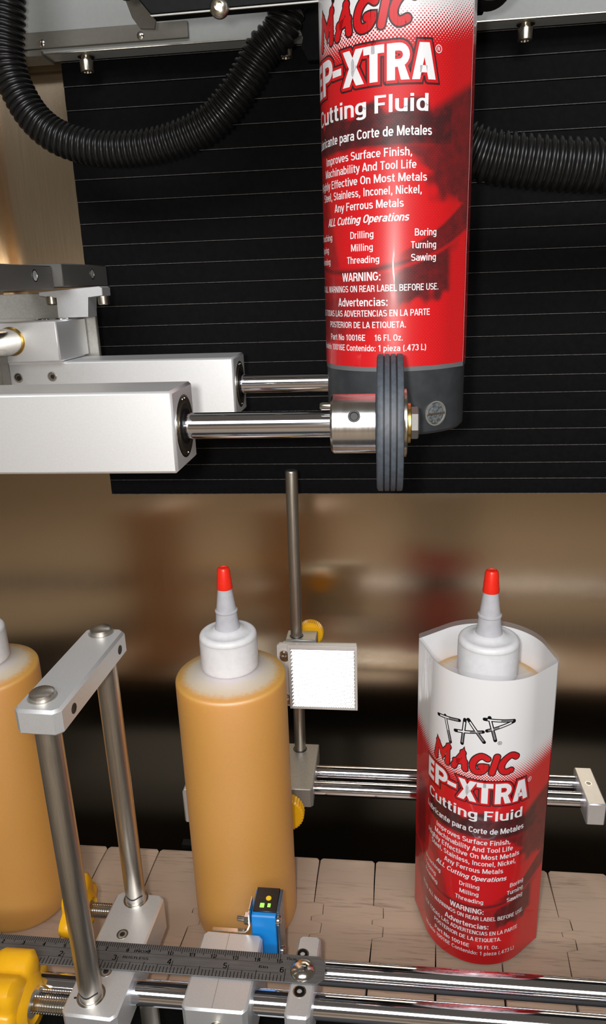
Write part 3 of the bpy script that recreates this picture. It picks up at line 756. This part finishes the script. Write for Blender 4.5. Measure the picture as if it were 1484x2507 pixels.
# ------------------------------------------------------------------ mandrel and feed rollers
root = thing('mandrel', 'dark grey cylindrical mandrel inside the hanging sleeve above the wheel', 'mandrel', (93, 0, 316.7))
bm = new(); lathe(bm, [(31.6, 0), (32.9, 1.3), (33.0, 3), (33.0, 280), (30, 283)], (93, 0, 316.7), n=96)
obj('body', bm, M['mandrel'], root)
th = math.radians(33); px = 93+32.2*math.sin(th); py = -32.2*math.cos(th); d = (math.sin(th), -math.cos(th), 0)
bm = new(); lathe(bm, [(5.6, .5), (5.7, 1.15), (5.1, 1.2), (4.9, .75), (0, .75)], (px, py, 326), d, 36); obj('plug', bm, M['alu_dark'], root)
bm = new(); lathe(bm, [(4.7, .8), (4.4, 1.15), (0, 1.3)], (px, py, 326), d, 30); obj('plug_face', bm, M['scuffed'], root)
bm = new()
for k in range(-4, 5):
    t = k*1.05; p = Vector((px, py, 326))+Vector((math.cos(th), math.sin(th), 0))*t+Vector(d)*1.25
    lathe(bm, [(.62, 0), (.55, .4), (0, .5)], p, d, 8)
obj('bright_slot', bm, M['shiny'], root, label='bright scraped slot across the plug')

def roller(y, z, label):
    root = thing('feed_roller', label, 'roller', (90, y, z), 'drive rollers gripping the mandrel')
    bm = new(); rod(bm, (-30, y, z), (99, y, z), 5.6, 40); obj('shaft', bm, M['chrome'], root)
    bm = new(); lathe(bm, [(11.4, 0), (12.3, .9), (12.3, 18.3), (11.8, 18.8)], (66, y, z), (1, 0, 0), 56)
    hub = obj('collar', bm, M['turned'], root)
    a = math.radians(24)
    bm = new(); dd = Vector((0, -math.cos(a), math.sin(a))); p = Vector((75.8, y, z))+dd*12.22
    lathe(bm, [(2.5, 0), (2.5, .42), (1.75, .45), (1.5, .1), (0, .1)], p, dd, 24); o = obj('set_screw', bm, M['hole'], hub)
    bm = new(); lathe(bm, [(1.6, 0), (1.7, 4), (1.2, 5)], (66.5, y-3.2, z+8.0), (-1, 0, 0), 16); obj('dowel_pin', bm, M['shiny'], root)
    R = 28.1; pr = [(12, 0), (R-1.2, 0), (R-.3, .4)]
    x = .8
    for k in range(4):
        pr += [(R, x), (R, x+1.75)]
        if k < 3: pr += [(R-.9, x+1.9), (R-.9, x+2.3)]
        x += 2.45
    pr += [(R-.3, 10.4), (R-1.4, 10.6), (12, 10.6)]
    bm = new(); lathe(bm, pr, (84.8, y, z), (1, 0, 0), 96)
    for f in bm.faces:
        c = f.calc_center_median(); r = math.hypot(c.y-y, c.z-z)
        if R-1.2 < r < R-.55 and 85.5 < c.x < 95: f.material_index = 1
    obj('wheel', bm, [M['rubber'], M['rubber_dark']], root)
    bm = new(); lathe(bm, [(14, 0), (14, 1.6), (12.5, 2)], (95.2, y, z), (1, 0, 0), 40); obj('hub_plate', bm, M['zinc'], root)
    bm = new(); lathe(bm, [(8.2, 0), (8.2, 1.3)], (97.2, y, z), (1, 0, 0), 32)
    obj('washer', bm, M['brass'], root)
    bm = new(); prism(bm, [(y+a_, z+b_) for a_, b_ in hexagon(6.6, .3)], 'yz', 98.5, 101.8, .4); obj('nut', bm, M['gunmetal'], root)
    return root
fr = roller(-62, 328.2, 'front feed roller with grooved grey rubber wheel before the mandrel')
rr = copy_tree(fr, None, (0, 124.4, 1.2)); rr['label'] = 'rear feed roller with its shaft running behind the mandrel'

def housing(y0, y1, label):
    root = thing('bearing_housing', label, 'bearing housing', (-120, (y0+y1)/2, 311.5), 'square bearing housings on the left')
    yc = (y0+y1)/2; zc = 328.2 if yc < 0 else 329.4
    bm = new(); box(bm, -420, 3, y0, y1, zc-17, zc+17, 1.1); obj('body', bm, M['alu_white'], root)
    bm = new(); lathe(bm, [(13.4, 0), (13.4, .12), (12.6, .14), (12.2, -.6)], (3, yc, zc), (1, 0, 0), 56, cap=False); obj('bore_edge', bm, M['shiny'], root)
    bm = new(); lathe(bm, [(13.1, .02), (13.1, .1), (10.6, .18), (10.4, .05)], (3.02, yc, zc), (1, 0, 0), 56); be = obj('bearing', bm, M['bearing'], root, label='oily brown bearing')
    bm = new(); ring(bm, (3.05, yc, zc), (1, 0, 0), 6.2, 10.2, .05, .16, 48); obj('seal', bm, M['hole'], be)
    bm = new(); ring(bm, (3.05, yc, zc), (1, 0, 0), 9.6, 10.5, .1, .5, 48); obj('retaining_ring', bm, M['bearing'], be)
    bm = new(); ring(bm, (3.05, yc, zc), (1, 0, 0), 5.7, 7.4, .1, .9, 40); obj('inner_race', bm, M['black'], be)
    for dy, dz in ((-1.4, 11.6), (2.0, 11.6), (1.0, -11.7)):
        bm = new(); lathe(bm, [(.5, 0), (.4, .35), (0, .5)], (3.15, yc+dy, zc+dz), (1, 0, 0), 10); obj('grease_speck', bm, M['shiny'], be)
    return root
housing(-78, -46, 'nearer silver square bearing housing with polished shaft, upper left')
hr = housing(46, 78.5, 'farther silver bearing housing below the clamp block')
for x, z in ((-125.6, 337.6), (-104.8, 337.9)):
    bm = new(); lathe(bm, [(2.9, 0), (2.9, .1), (2.5, .12), (2.3, -.3)], (x, 46, z), (0, -1, 0), 28, cap=False); obj('hole_rim', bm, M['alu_dark'], hr)
    bm = new(); lathe(bm, [(2.5, 0), (2.4, .06), (1.3, .08), (1.2, .02), (0, .02)], (x, 46, z), (0, -1, 0), 24); ss = obj('set_screw', bm, M['shiny'], hr)
    bm = new(); prism(bm, [(x+a, z+b) for a, b in hexagon(1.25)], 'xz', 45.85, 45.9); obj('hex_socket', bm, M['hole'], ss)

# ------------------------------------------------------------------ clamp stack over the rear housing
root = thing('clamp_block', 'silver clamp block on the rear housing with a round bar through', 'clamp block', (-170, 60, 346.6))
bm = new(); box(bm, -420, -95.6, 40, 82, 346.8, 369.6, .9); obj('body', bm, M['alu_white'], root)
bm = new(); ring(bm, (-123.4, 40, 358.8), (0, -1, 0), 7.4, 8.1, -.2, .35, 40); obj('bore_rim', bm, M['brass'], root)
for x in (-112, -100):
    bm = new(); lathe(bm, [(4.2, 0), (4.0, .5), (3.2, .8), (0, .8)], (x, 58, 369.5), (0, 0, 1), 24); obj('plug_screw', bm, M['shiny'], root)
bm = new(); lathe(bm, [(6, -30), (7.4, -28.5), (7.4, 28), (7.1, 29.3), (6.0, 30)], (-123.4, 12, 358.8), (0, 1, 0), 40)
tag(obj('round_bar', bm, M['shiny']), 'short polished round bar stuck into the clamp block', 'bar')
bm = new(); box(bm, -260, -125.4, 27, 37, 334, 352.5, .8); tag(obj('purple_grey_block', bm, M['grey_strip']), 'purple grey block end at the left edge before the housing', 'block')
bm = new(); prism(bm, [(-260, 345), (-89.3, 345), (-89.3, 383), (-95, 384.5), (-260, 384.5)], 'xz', 82.6, 86, .4)
tag(obj('back_plate', bm, M['alu_dark']), 'thin grey plate standing behind the clamp block', 'plate')

root = thing('tee_bracket', 'pale T-shaped bracket with two socket screws under its flange', 'bracket', (-93, 66, 370.6))
bm = new(); prism(bm, [(-103, 370.2), (-84.2, 370.2), (-83.4, 381.6), (-74.4, 381.8), (-74.2, 386.2), (-76, 387.2), (-112.8, 385.2), (-112.8, 382.8), (-102, 381.9)], 'xz', 60, 73, .3); obj('body', bm, M['alu'], root)
for x, z in ((-106.8, 382.6), (-75.2, 381.6)):
    bm = new(); socket_screw(bm, (x, 63, z), (0, 0, -1), 3.3, 4.8); obj('socket_screw', bm, M['zinc'], root)
root = thing('cross_bar', 'stepped grey bar running back over the T bracket, left', 'bar', (-110, 40, 386))
bm = new(); box(bm, -130, -98.2, -70, 50, 386.2, 398.9, .6); obj('front_length', bm, M['gunmetal'], root)
bm = new(); box(bm, -130, -92.6, 50, 119, 387.4, 400.2, .6); obj('rear_length', bm, M['gunmetal'], root)
for x, y, z in ((-98.2, 28, 393.5), (-92.6, 94, 394.8)):
    bm = new(); lathe(bm, [(3.3, -.4), (3.3, .12), (2.6, .14), (2.4, -.3)], (x, y, z), (1, 0, 0), 28, cap=False); obj('hole_rim', bm, M['shiny'], root)
    bm = new(); lathe(bm, [(2.6, .02), (2.4, .1), (0, .05)], (x, y, z), (1, 0, 0), 24); obj('threaded_hole', bm, M['alu_white'], root)

# ------------------------------------------------------------------ rear guide rods, blocks, post and reflector
for y, lab in ((87.4, 'farther chrome rod behind the conveyor'), (69.6, 'nearer chrome rod behind the conveyor')):
    bm = new(); rod(bm, (-48, y, 40), (228, y, 40), 5.2, 36); tag(obj('guide_rod', bm, M['chrome']), lab, 'rod', 'rear guide rods')
root = thing('end_block', 'small silver bar capping both rear rods at far right', 'block', (229, 75, 30))
bm = new(); box(bm, 222.6, 234.6, 55.8, 94.5, 31, 48, .8); obj('body', bm, M['alu'], root)
bm = new(); ring(bm, (228.3, 77, 48), (0, 0, 1), 1.7, 2.2, -.2, .12, 24); obj('hole_rim', bm, M['shiny'], root)
bm = new(); lathe(bm, [(1.75, .02), (1.6, .06), (0, .04)], (228.3, 77, 48), (0, 0, 1), 20); obj('threaded_hole', bm, M['alu_dark'], root)
root = thing('rod_block', 'grey block on the rear rods holding the reflector post', 'block', (27, 80, 33))
bm = new(); prism(bm, [(12, 57.6), (36.2, 57.6), (38, 59.4), (38, 110), (12, 110)], 'xy', 33, 48, .5); obj('body', bm, M['alu_dark'], root)
bm = new(); ring(bm, (24.1, 103.5, 48), (0, 0, 1), 4.4, 5.2, -.3, .1, 32); obj('bore_rim', bm, M['hole'], root)
root = thing('rod_block', 'silver block on the rear rods left of the middle bottle', 'block', (-37, 72, 20))
bm = new(); box(bm, -53.5, -18, 50, 96, 21, 48, 1.2); obj('body', bm, M['alu'], root)
bm = new(); prism(bm, [(-50, -4), (-34, -4), (-34, 17), (-47, 17)], 'xz', 52, 66, .4); obj('foot', bm, M['alu_dark'], root)
bm = new(); prism(bm, [(-60, -160), (-30, -160), (-30, -4), (-60, -4)], 'xz', 56, 62); obj('support', bm, M['black'], root)
def knurled(bm, org, d, r, h, n=72):
    d_, u, v = frame(d); org = Vector(org); rings = []
    for rr, t in ((r-1.2, 0), (r, 1), (r, h-1), (r-1.2, h)):
        rings.append([bm.verts.new(org+d_*t+(u*math.cos(2*PI*k/n)+v*math.sin(2*PI*k/n))*(rr-(.55 if k % 2 else 0))) for k in range(n)])
    for A, B in zip(rings[:-1], rings[1:]):
        for k in range(n): bm.faces.new((A[k], A[(k+1) % n], B[(k+1) % n], B[k]))
    bm.faces.new(rings[0]); bm.faces.new(rings[-1]); return bm
root = thing('knurled_knob', 'round yellow knob partly hidden behind the middle bottle', 'knob', (20, 45, 28))
bm = new(); knurled(bm, (20, 47, 41), (0, -1, 0), 13.6, 8); obj('grip', bm, M['yellow'], root)
bm = new(); thread(bm, (20, 57.4, 41), (20, 46, 41), 3, 1); obj('screw', bm, M['shiny'], root)
root = thing('knurled_knob', 'round yellow knob peeking above the white reflector', 'knob', (36, 116, 133))
bm = new(); knurled(bm, (33.5, 114.5, 138.5), (0, 1, 0), 9.5, 8, 80); obj('grip', bm, M['yellow'], root)
bm = new(); thread(bm, (33.5, 112, 138.5), (33.5, 115, 138.5), 2.5, 1); obj('screw', bm, M['shiny'], root)
bm = new(); lathe(bm, [(3.6, 0), (4.2, .6), (4.2, 231), (4.1, 231.6), (3.5, 232.2)], (24.1, 103.5, 34), (.0075, 0, 1), 36)
tag(obj('sensor_post', bm, M['satin']), 'tall thin steel post behind the conveyor carrying the reflector', 'post')
root = thing('post_clamp', 'small grey clamp on the thin post behind the reflector', 'clamp', (29, 104, 128))
bm = new(); box(bm, 17.5, 39.5, 97, 112, 128, 143.4, .6); obj('body', bm, M['alu_dark'], root)
bm = new(); ring(bm, (24.9, 103.5, 143.4), (0, 0, 1), 4.3, 5, -.2, .1, 32); obj('bore_rim', bm, M['hole'], root)
bm = new(); box(bm, 16, 24, 91.8, 97.2, 96, 142.5, .4); obj('mount_arm', bm, M['alu_dark'], root)
# reflector: a white tray whose window is a sheet of real mirror cube corners
root = thing('reflector_plate', 'white rimmed square reflector shining bright beside the middle bottle', 'reflector', (44, 89, 93.5))
bm = new(); prism(bm, [(14.3, 96), (20, 94.4), (68.6, 93.6), (68.9, 94.2), (68.7, 144.4), (68.2, 144.9), (14.2, 144.3), (12.4, 142.8), (12.4, 136)], 'xz', 88.4, 91.6, .3); obj('tray', bm, M['tray'], root)
bm = new()
for x0, x1, z0, z1 in ((20.4, 22.0, 93.8, 144.4), (67.2, 68.9, 93.8, 144.6), (22.0, 67.2, 93.8, 95.4), (22.0, 67.2, 141.6, 144.6)): box(bm, x0, x1, 86.6, 88.6, z0, z1, .2)
obj('rim', bm, M['tray'], root)
bm = new(); c = 1.7; hgt = c*.408*1.0                         # corner cubes: three mutually square mirror faces each
def tri_cube(ox, oz, flip):
    s3 = 3**.5; a = c
    P = [Vector((ox, 0, oz)), Vector((ox+a, 0, oz)), Vector((ox+a/2, 0, oz+a*s3/2))] if not flip else [Vector((ox+a/2, 0, oz+a*s3/2)), Vector((ox+a, 0, oz)), Vector((ox+a*1.5, 0, oz+a*s3/2))]
    apex = (P[0]+P[1]+P[2])/3+Vector((0, a/6**.5, 0))
    vs_ = [bm.verts.new(p+Vector((0, 87.3, 0))) for p in P]; ap = bm.verts.new(apex+Vector((0, 87.3, 0)))
    for k in range(3): bm.faces.new((vs_[k], vs_[(k+1) % 3], ap))
rows = int(46.3/(c*3**.5/2))
for j in range(rows):
    x = 22.0-(c/2 if j % 2 else 0)
    n = int((67.3-22.0)/c)
    for i in range(n+1):
        ox = x+i*c; oz = 95.3+j*c*3**.5/2
        if ox >= 21.9 and ox+c <= 67.4: tri_cube(ox, oz, False)
        if ox >= 21.9 and ox+1.5*c <= 67.4: tri_cube(ox, oz, True)
o = obj('prism_sheet', bm, M['retro'], root, smooth=0, recalc=False, label='bright mirror prism window'); o['kind'] = 'stuff'
for z in (137.2, 102.4):
    bm = new(); lathe(bm, [(2.9, 0), (3.0, .7), (2.6, 1.6), (1.5, 2.1), (1.3, 1.2), (0, 1.2)], (17.3, 88.4, z), (0, -1, 0), 24); obj('screw', bm, M['shiny'], root)
    bm = new(); lathe(bm, [(3.6, 0), (3.7, .5), (3.1, .6)], (18.0, 88.4, z-2.6), (0, -1, 0), 14); obj('lock_washer', bm, M['zinc'], root)

# ------------------------------------------------------------------ front rails
for y, lab in ((-79.2, 'farther chrome rail in front of the conveyor, under the ruler'), (-97.6, 'nearer chrome rail in front of the conveyor, lowest in view')):
    bm = new(); rod(bm, (-420, y, 46), (560, y, 46), 5.85, 40); tag(obj('guide_rail', bm, M['chrome']), lab, 'rail', 'front guide rails')

# two-post frame
ROT = math.radians(-1.8); PIV = (-51.5, -80, 0)
root = thing('post_base_block', 'silver base block holding both posts of the front frame', 'block', (-51, -83, 35))
def chbox(bm, x0, x1, y0, y1, z0, z1, c, bev):
    prism(bm, [(x0+c, y0), (x1-c, y0), (x1, y0+c), (x1, y1-c), (x1-c, y1), (x0+c, y1), (x0, y1-c), (x0, y0+c)], 'xy', z0, z1, bev); return bm
bm = turn(chbox(new(), -64.5, -36.8, -120.5, -47, 35.5, 57, 2.6, 1.0), ROT, PIV); obj('body', bm, M['alu'], root)
FP, RP = (-54.3, -109.5), (-51.4, -51.3)
for (x, y) in (FP, RP):
    bm = new(); ring(bm, (x, y, 57), (0, 0, 1), 5.75, 6.9, -.4, .16, 40); obj('bore_rim', bm, M['shiny'], root)
for (x, y) in ((-51, -74.6), (-51.8, -96.5)):
    bm = new(); lathe(bm, [(3.1, 0), (3.1, .12), (2.6, .14), (2.1, .05)], (x, y, 57), (0, 0, 1), 28, cap=False); obj('hole_rim', bm, M['shiny'], root)
    bm = new(); ring(bm, (x, y, 57), (0, 0, 1), 1.4, 2.2, .02, .08, 24); obj('thread_turn', bm, M['alu_dark'], root)
    bm = new(); lathe(bm, [(1.5, .0), (1.4, .05), (0, .05)], (x, y, 57), (0, 0, 1), 20); obj('threaded_hole', bm, M['hole'], root)
bm = new(); lathe(bm, [(.6, 0), (.5, .1)], (-61.5, -111.5, 57.02), (0, 0, 1), 12); box(bm, -62.2, -60.2, -112.0, -111.1, 57, 57.1, .1); obj('pen_mark', bm, M['pen'], root)
for (x, y), lab in ((FP, 'nearer steel post of the front frame with pen mark'), (RP, 'farther steel post of the front frame with pen mark')):
    root = thing('frame_post', lab, 'post', (x, y, 40), 'posts of the front frame')
    bm = new(); lathe(bm, [(5.0, 0), (5.5, .5), (5.5, 184.4), (5.1, 185.8), (4.2, 186.4), (0, 186.5)], (x, y, 40), (0, 0, 1), 48); obj('shaft', bm, M['satin'], root)
    bm = new()
    for k in range(14):
        a0 = -PI*.86+PI*.72*k/14; a1 = a0+PI*.72/14; dz = .5*math.sin(k*.7)
        q = [bm.verts.new((x+5.56*math.cos(a), y+5.56*math.sin(a), 61.4+dz+h)) for a, h in ((a0, 0), (a1, 0), (a1, .9), (a0, .9))]; bm.faces.new(q)
    obj('pen_mark', bm, M['pen'], root, recalc=False)
root = thing('frame_top_bar', 'silver bar bridging the tops of the two front posts', 'bar', (-51, -83, 211.5))
bm = turn(chbox(new(), -61.8, -41.2, -120.2, -46.2, 211.6, 223.4, 2.8, 1.2), ROT, PIV); obj('body', bm, M['alu'], root)
for y in (-107.5, -56.5):
    bm = new(); lathe(bm, [(2.3, -.2), (2.3, .1), (1.9, .12), (1.7, .02), (0, .02)], (-41.2, y, 217.2), (1, 0, 0), 24); turn(bm, ROT, PIV); obj('set_screw_hole', bm, M['hole'], root)
for (x, y) in (FP, RP):
    bm = new(); ring(bm, (x, y, 223.4), (0, 0, 1), 5.55, 6.2, -.3, .1, 40); obj('bore_rim', bm, M['alu_dark'], root)

# star knobs
def star_knob(cx, y, z, r, h, x_end, label, hid):
    root = thing('star_knob', label, 'knob', (cx, y, z-r), 'yellow star knobs')
    bm = new(); n = 84; rings = []
    lob = lambda a: .5+.5*math.cos(6*a+.5)
    for k_, t in ((.55, 0), (.86, .7), (1, 3), (1, h-4), (.95, h-1.4), (.6, h)):
        row = []
        for k in range(n):
            a = 2*PI*k/n; rr = r*k_*(.74+.26*lob(a)**.7)
            row.append(bm.verts.new((cx-t, y+rr*math.cos(a), z+rr*math.sin(a))))
        rings.append(row)
    for A, B in zip(rings[:-1], rings[1:]):
        for k in range(n): bm.faces.new((A[k], A[(k+1) % n], B[(k+1) % n], B[k]))
    bm.faces.new(rings[0]); bm.faces.new(rings[-1]); obj('grip', bm, M['yellow'], root, smooth=50)
    bm = new(); lathe(bm, [(r*.58, 0), (r*.44, 2.2), (r*.36, 2.8), (r*.30, 1.5), (0, 1.5)], (cx-.3, y, z), (1, 0, 0), 40); obj('hub', bm, M['yellow'], root)
    bm = new(); lathe(bm, [(r*.26, 1.3), (r*.25, 1.9), (0, 2.0)], (cx-.3, y, z), (1, 0, 0), 30); obj('insert', bm, M['alu_dark'], root)
    bm = new(); thread(bm, (cx, y, z), (x_end, y, z), 3.9, 1.3, 24); obj('screw', bm, M['shiny'], root)
    return root
star_knob(-87, -109, 47, 24, 21, -64, 'large yellow star knob at the lower left corner', 0)
star_knob(-81, -51, 46.5, 19, 11, -62, 'yellow star knob behind the front posts beside the left bottle', 0)

# sensor block, stop block
root = thing('sensor_block', 'wide silver block on the front rails under the ruler', 'block', (8, -90, 30))
bm = new(); prism(bm, [(-6.6, -112.4), (21.0, -112.4), (23.2, -110.2), (24.2, -71.2), (22.2, -69), (-5.8, -68.4), (-8, -70.6), (-8.8, -110.2)], 'xy', 22, 57, 1.0); obj('body', bm, M['alu'], root)
bm = new(); box(bm, 6.1, 6.4, -111.4, -69.6, 56.9, 57.03); obj('scribed_line', bm, M['alu_dark'], root)
bm = new(); thread(bm, (8.2, -112.3, 47), (8.2, -118, 47), 3.1, 1.2, 24); obj('screw', bm, M['zinc'], root)
root = thing('stop_block', 'narrow silver block under the right end of the ruler', 'block', (48, -89, 30))
bm = new(); prism(bm, [(42.6, -112.6), (51.4, -112.6), (53.2, -110.8), (54.9, -69.4), (53.2, -67.6), (45, -67.6), (43.2, -69.4), (41, -110.8)], 'xy', 30, 57, .9); obj('body', bm, M['alu'], root)
for (x, y) in ((46.3, -78.9), (47.0, -99.3)):
    bm = new(); ring(bm, (x, y, 57), (0, 0, 1), 2.7, 3.3, -.2, .1, 28); obj('hole_rim', bm, M['shiny'], root)
    bm = new(); lathe(bm, [(2.7, -.2), (2.6, .35), (2.3, .5), (1.35, .5), (1.2, -.1), (0, -.1)], (x, y, 57), (0, 0, 1), 26); obj('set_screw', bm, M['black'], root)
root = thing('rail_support', 'steel support post under the nearer rail beside the sensor block', 'post', (-30, -97, -30))
bm = new(); rod(bm, (-31, -97.6, -28), (-31, -97.6, 46), 4.6, 32); obj('post', bm, M['satin'], root)
bm = new(); box(bm, -46, 34, -125, -66, -34, -28, .6); obj('foot_plate', bm, M['alu'], root)
bm = new(); box(bm, -40, 30, -100, -66, -160, -34); obj('pedestal', bm, M['black'], root)

# ruler with scales
root = thing('steel_ruler', 'dark steel ruler lying across the silver blocks', 'ruler', (-45, -88, 57.1))
bm = new(); prism(bm, [(-160, -95.8), (54.8, -95.8), (58.6, -92.4), (58.6, -83.6), (55.2, -80.4), (-160, -80.4)], 'xy', 57.15, 58.0, .12); obj('blade', bm, M['ruler'], root)
bm = new(); zt = 58.01
def tick(x, y0, y1, wd): box(bm, x-wd/2, x+wd/2, y0, y1, zt-.05, zt+.02)
X15, CM = 35.4, 11.38
for k in range(0, 151):
    if -160 < X15-(150-k)*CM/10 < 40:
        L = 5.2 if k % 10 == 0 else (3.7 if k % 5 == 0 else 2.7); tick(X15-(150-k)*CM/10, -80.6-L, -80.5, .3)
X6, IN = 38.8, 28.95
for k in range(0, 97):
    x = X6-(96-k)*IN/16
    if -160 < x < 40:
        L = 7.0 if k % 16 == 0 else (5.2 if k % 8 == 0 else (4.6 if k % 4 == 0 else 3.4)); tick(x, -95.6, -95.7+L, .34)
tick_n = [box(bm, -160, 36, y-.06, y+.06, zt-.05, zt+.015) for y in (-85.9, -91.2)]
o = obj('scale_lines', bm, M['black_print'], root, smooth=0); o['kind'] = 'stuff'
def rtext(key, align, x, y, wd, cap, nm):
    V, F = placed(key, align, x, y, wd, cap); b_ = new(); vv = [b_.verts.new((a, c_, zt+.02)) for a, c_ in V]
    for f in F:
        try: b_.faces.new([vv[i] for i in f])
        except ValueError: pass
    for f in b_.faces:
        f.normal_update()
        if f.normal.z < 0: f.normal_flip()
    obj(nm, b_, M['black_print'], root, smooth=0, recalc=False)
for k in range(1, 16):
    x = X15-(15-k)*CM
    if x > -150: rtext('d%d' % k, 'c', x-.2, -85.6, 1.6 if k < 10 else 3.4, 2.0, 'scale_number')
for k in range(1, 7):
    x = X6-(6-k)*IN
    if x > -150: rtext('d%d' % k, 'r', x-.7, -90.9, 2.1, 3.2, 'scale_number')
rtext('dINOX', 'c', -37, -85.5, 7.6, 1.5, 'lettering'); rtext('dRUSTLESS', 'l', -45.6, -89.4, 13.6, 1.4, 'lettering')
rtext('d6in', 'c', 27.5, -89.2, 4.6, 1.5, 'lettering'); rtext('d15cm', 'l', 38.6, -83.7, 5.0, 1.6, 'lettering')
root = thing('dome_screw', 'shiny domed screw pinning the ruler end to the stop block', 'screw', (47.4, -89.2, 58))
bm = new(); lathe(bm, [(6.1, 0), (6.2, .3), (5.9, 1.1), (5.0, 2.2), (3.6, 3.1), (1.9, 3.6), (0, 3.75)], (47.4, -89.2, 58), (0, 0, 1), 48); obj('head', bm, M['shiny'], root, smooth=60)
bm = new(); box(bm, 45.6, 49.2, -89.45, -88.95, 61.35, 61.8); obj('slot', bm, M['alu_dark'], root)

# photoelectric sensor and bracket
root = thing('photoelectric_sensor', 'blue sensor with black top and green light before the middle bottle', 'sensor', (24.5, -57, 20))
bm = new(); prism(bm, [(-65.4, 20), (-48, 20), (-48, 65.4), (-63.4, 65.4), (-64.6, 64.9), (-65.4, 63.8)], 'yz', 17.4, 30.6, .35); bd = obj('body', bm, M['blue'], root)
bm = new(); prism(bm, [(-62.6, 65.3), (-47.6, 65.3), (-46.6, 64.6), (-46.6, 45), (-48.1, 45), (-48.1, 66.1), (-62.6, 66.1)], 'yz', 17.8, 30.7); 
bm.free(); bm = new(); box(bm, 18.0, 30.6, -62.9, -46.8, 65.3, 66.2, .25); box(bm, 18.0, 30.6, -48.1, -46.8, 30, 65.5, .2); obj('black_top', bm, M['black_plastic'], root, label='black sensor top')
bm = new(); box(bm, 30.6, 32.2, -62.6, -46.9, 24, 65.8, .3); obj('side_lens', bm, M['blue_dark'], root, label='smoked side window')
bm = new(); lathe(bm, [(1.55, 0), (1.5, .3), (0, .34)], (25.3, -54.2, 66.15), (0, 0, 1), 24); obj('adjuster', bm, M['led_yellow'], root, label='yellow adjuster dot')
for x0, x1, y0, y1 in ((21.3, 23.6, -60.4, -57.6), (25.4, 27.0, -60.0, -57.6)):
    bm = new(); box(bm, x0, x1, y0, y1, 66.15, 66.35, .08); obj('indicator_lamp', bm, M['led_green'], root, label='green indicator light')
for z in (61.0, 40.4):
    bm = new(); lathe(bm, [(2.6, 0), (2.8, .6), (2.7, 1.6), (1.9, 2.4), (0, 2.5)], (30.7 if z > 50 else 32.0, -63.2, z), (1, 0, 0), 24); obj('screw', bm, M['shiny'], root)
root = thing('sensor_bracket', 'thin bent steel bracket between sensor and wide block', 'bracket', (8, -66, 57))
bm = new(); prism(bm, [(-3.5, 57.1), (14.2, 57.1), (16.0, 58.6), (17.2, 62), (17.2, 70.4), (16.6, 70.4), (16.5, 62.2), (15.3, 59.2), (14, 57.7), (-3.5, 57.7)], 'xz', -68.3, -66.4, 0); bmesh.ops.translate(bm, verts=bm.verts, vec=(0, 0, -.5)); box(bm, 16.55, 17.2, -66, -57.5, 60, 70.4, .1); obj('sheet', bm, M['shiny'], root)
bm = new(); prism(bm, [(-63.2+a, 61+b) for a, b in hexagon(3.1)], 'yz', 13.3, 15.9, .3); obj('nut', bm, M['shiny'], root)
bm = new(); lathe(bm, [(3.2, 0), (3.2, .8)], (15.8, -63.2, 61), (1, 0, 0), 24); obj('washer', bm, M['zinc'], root)
bm = new(); lathe(bm, [(0, 0), (1.2, .1), (1.5, .5), (1.5, 6)], (9.3, -63.2, 61), (1, 0, 0), 18); obj('bolt_end', bm, M['shiny'], root)
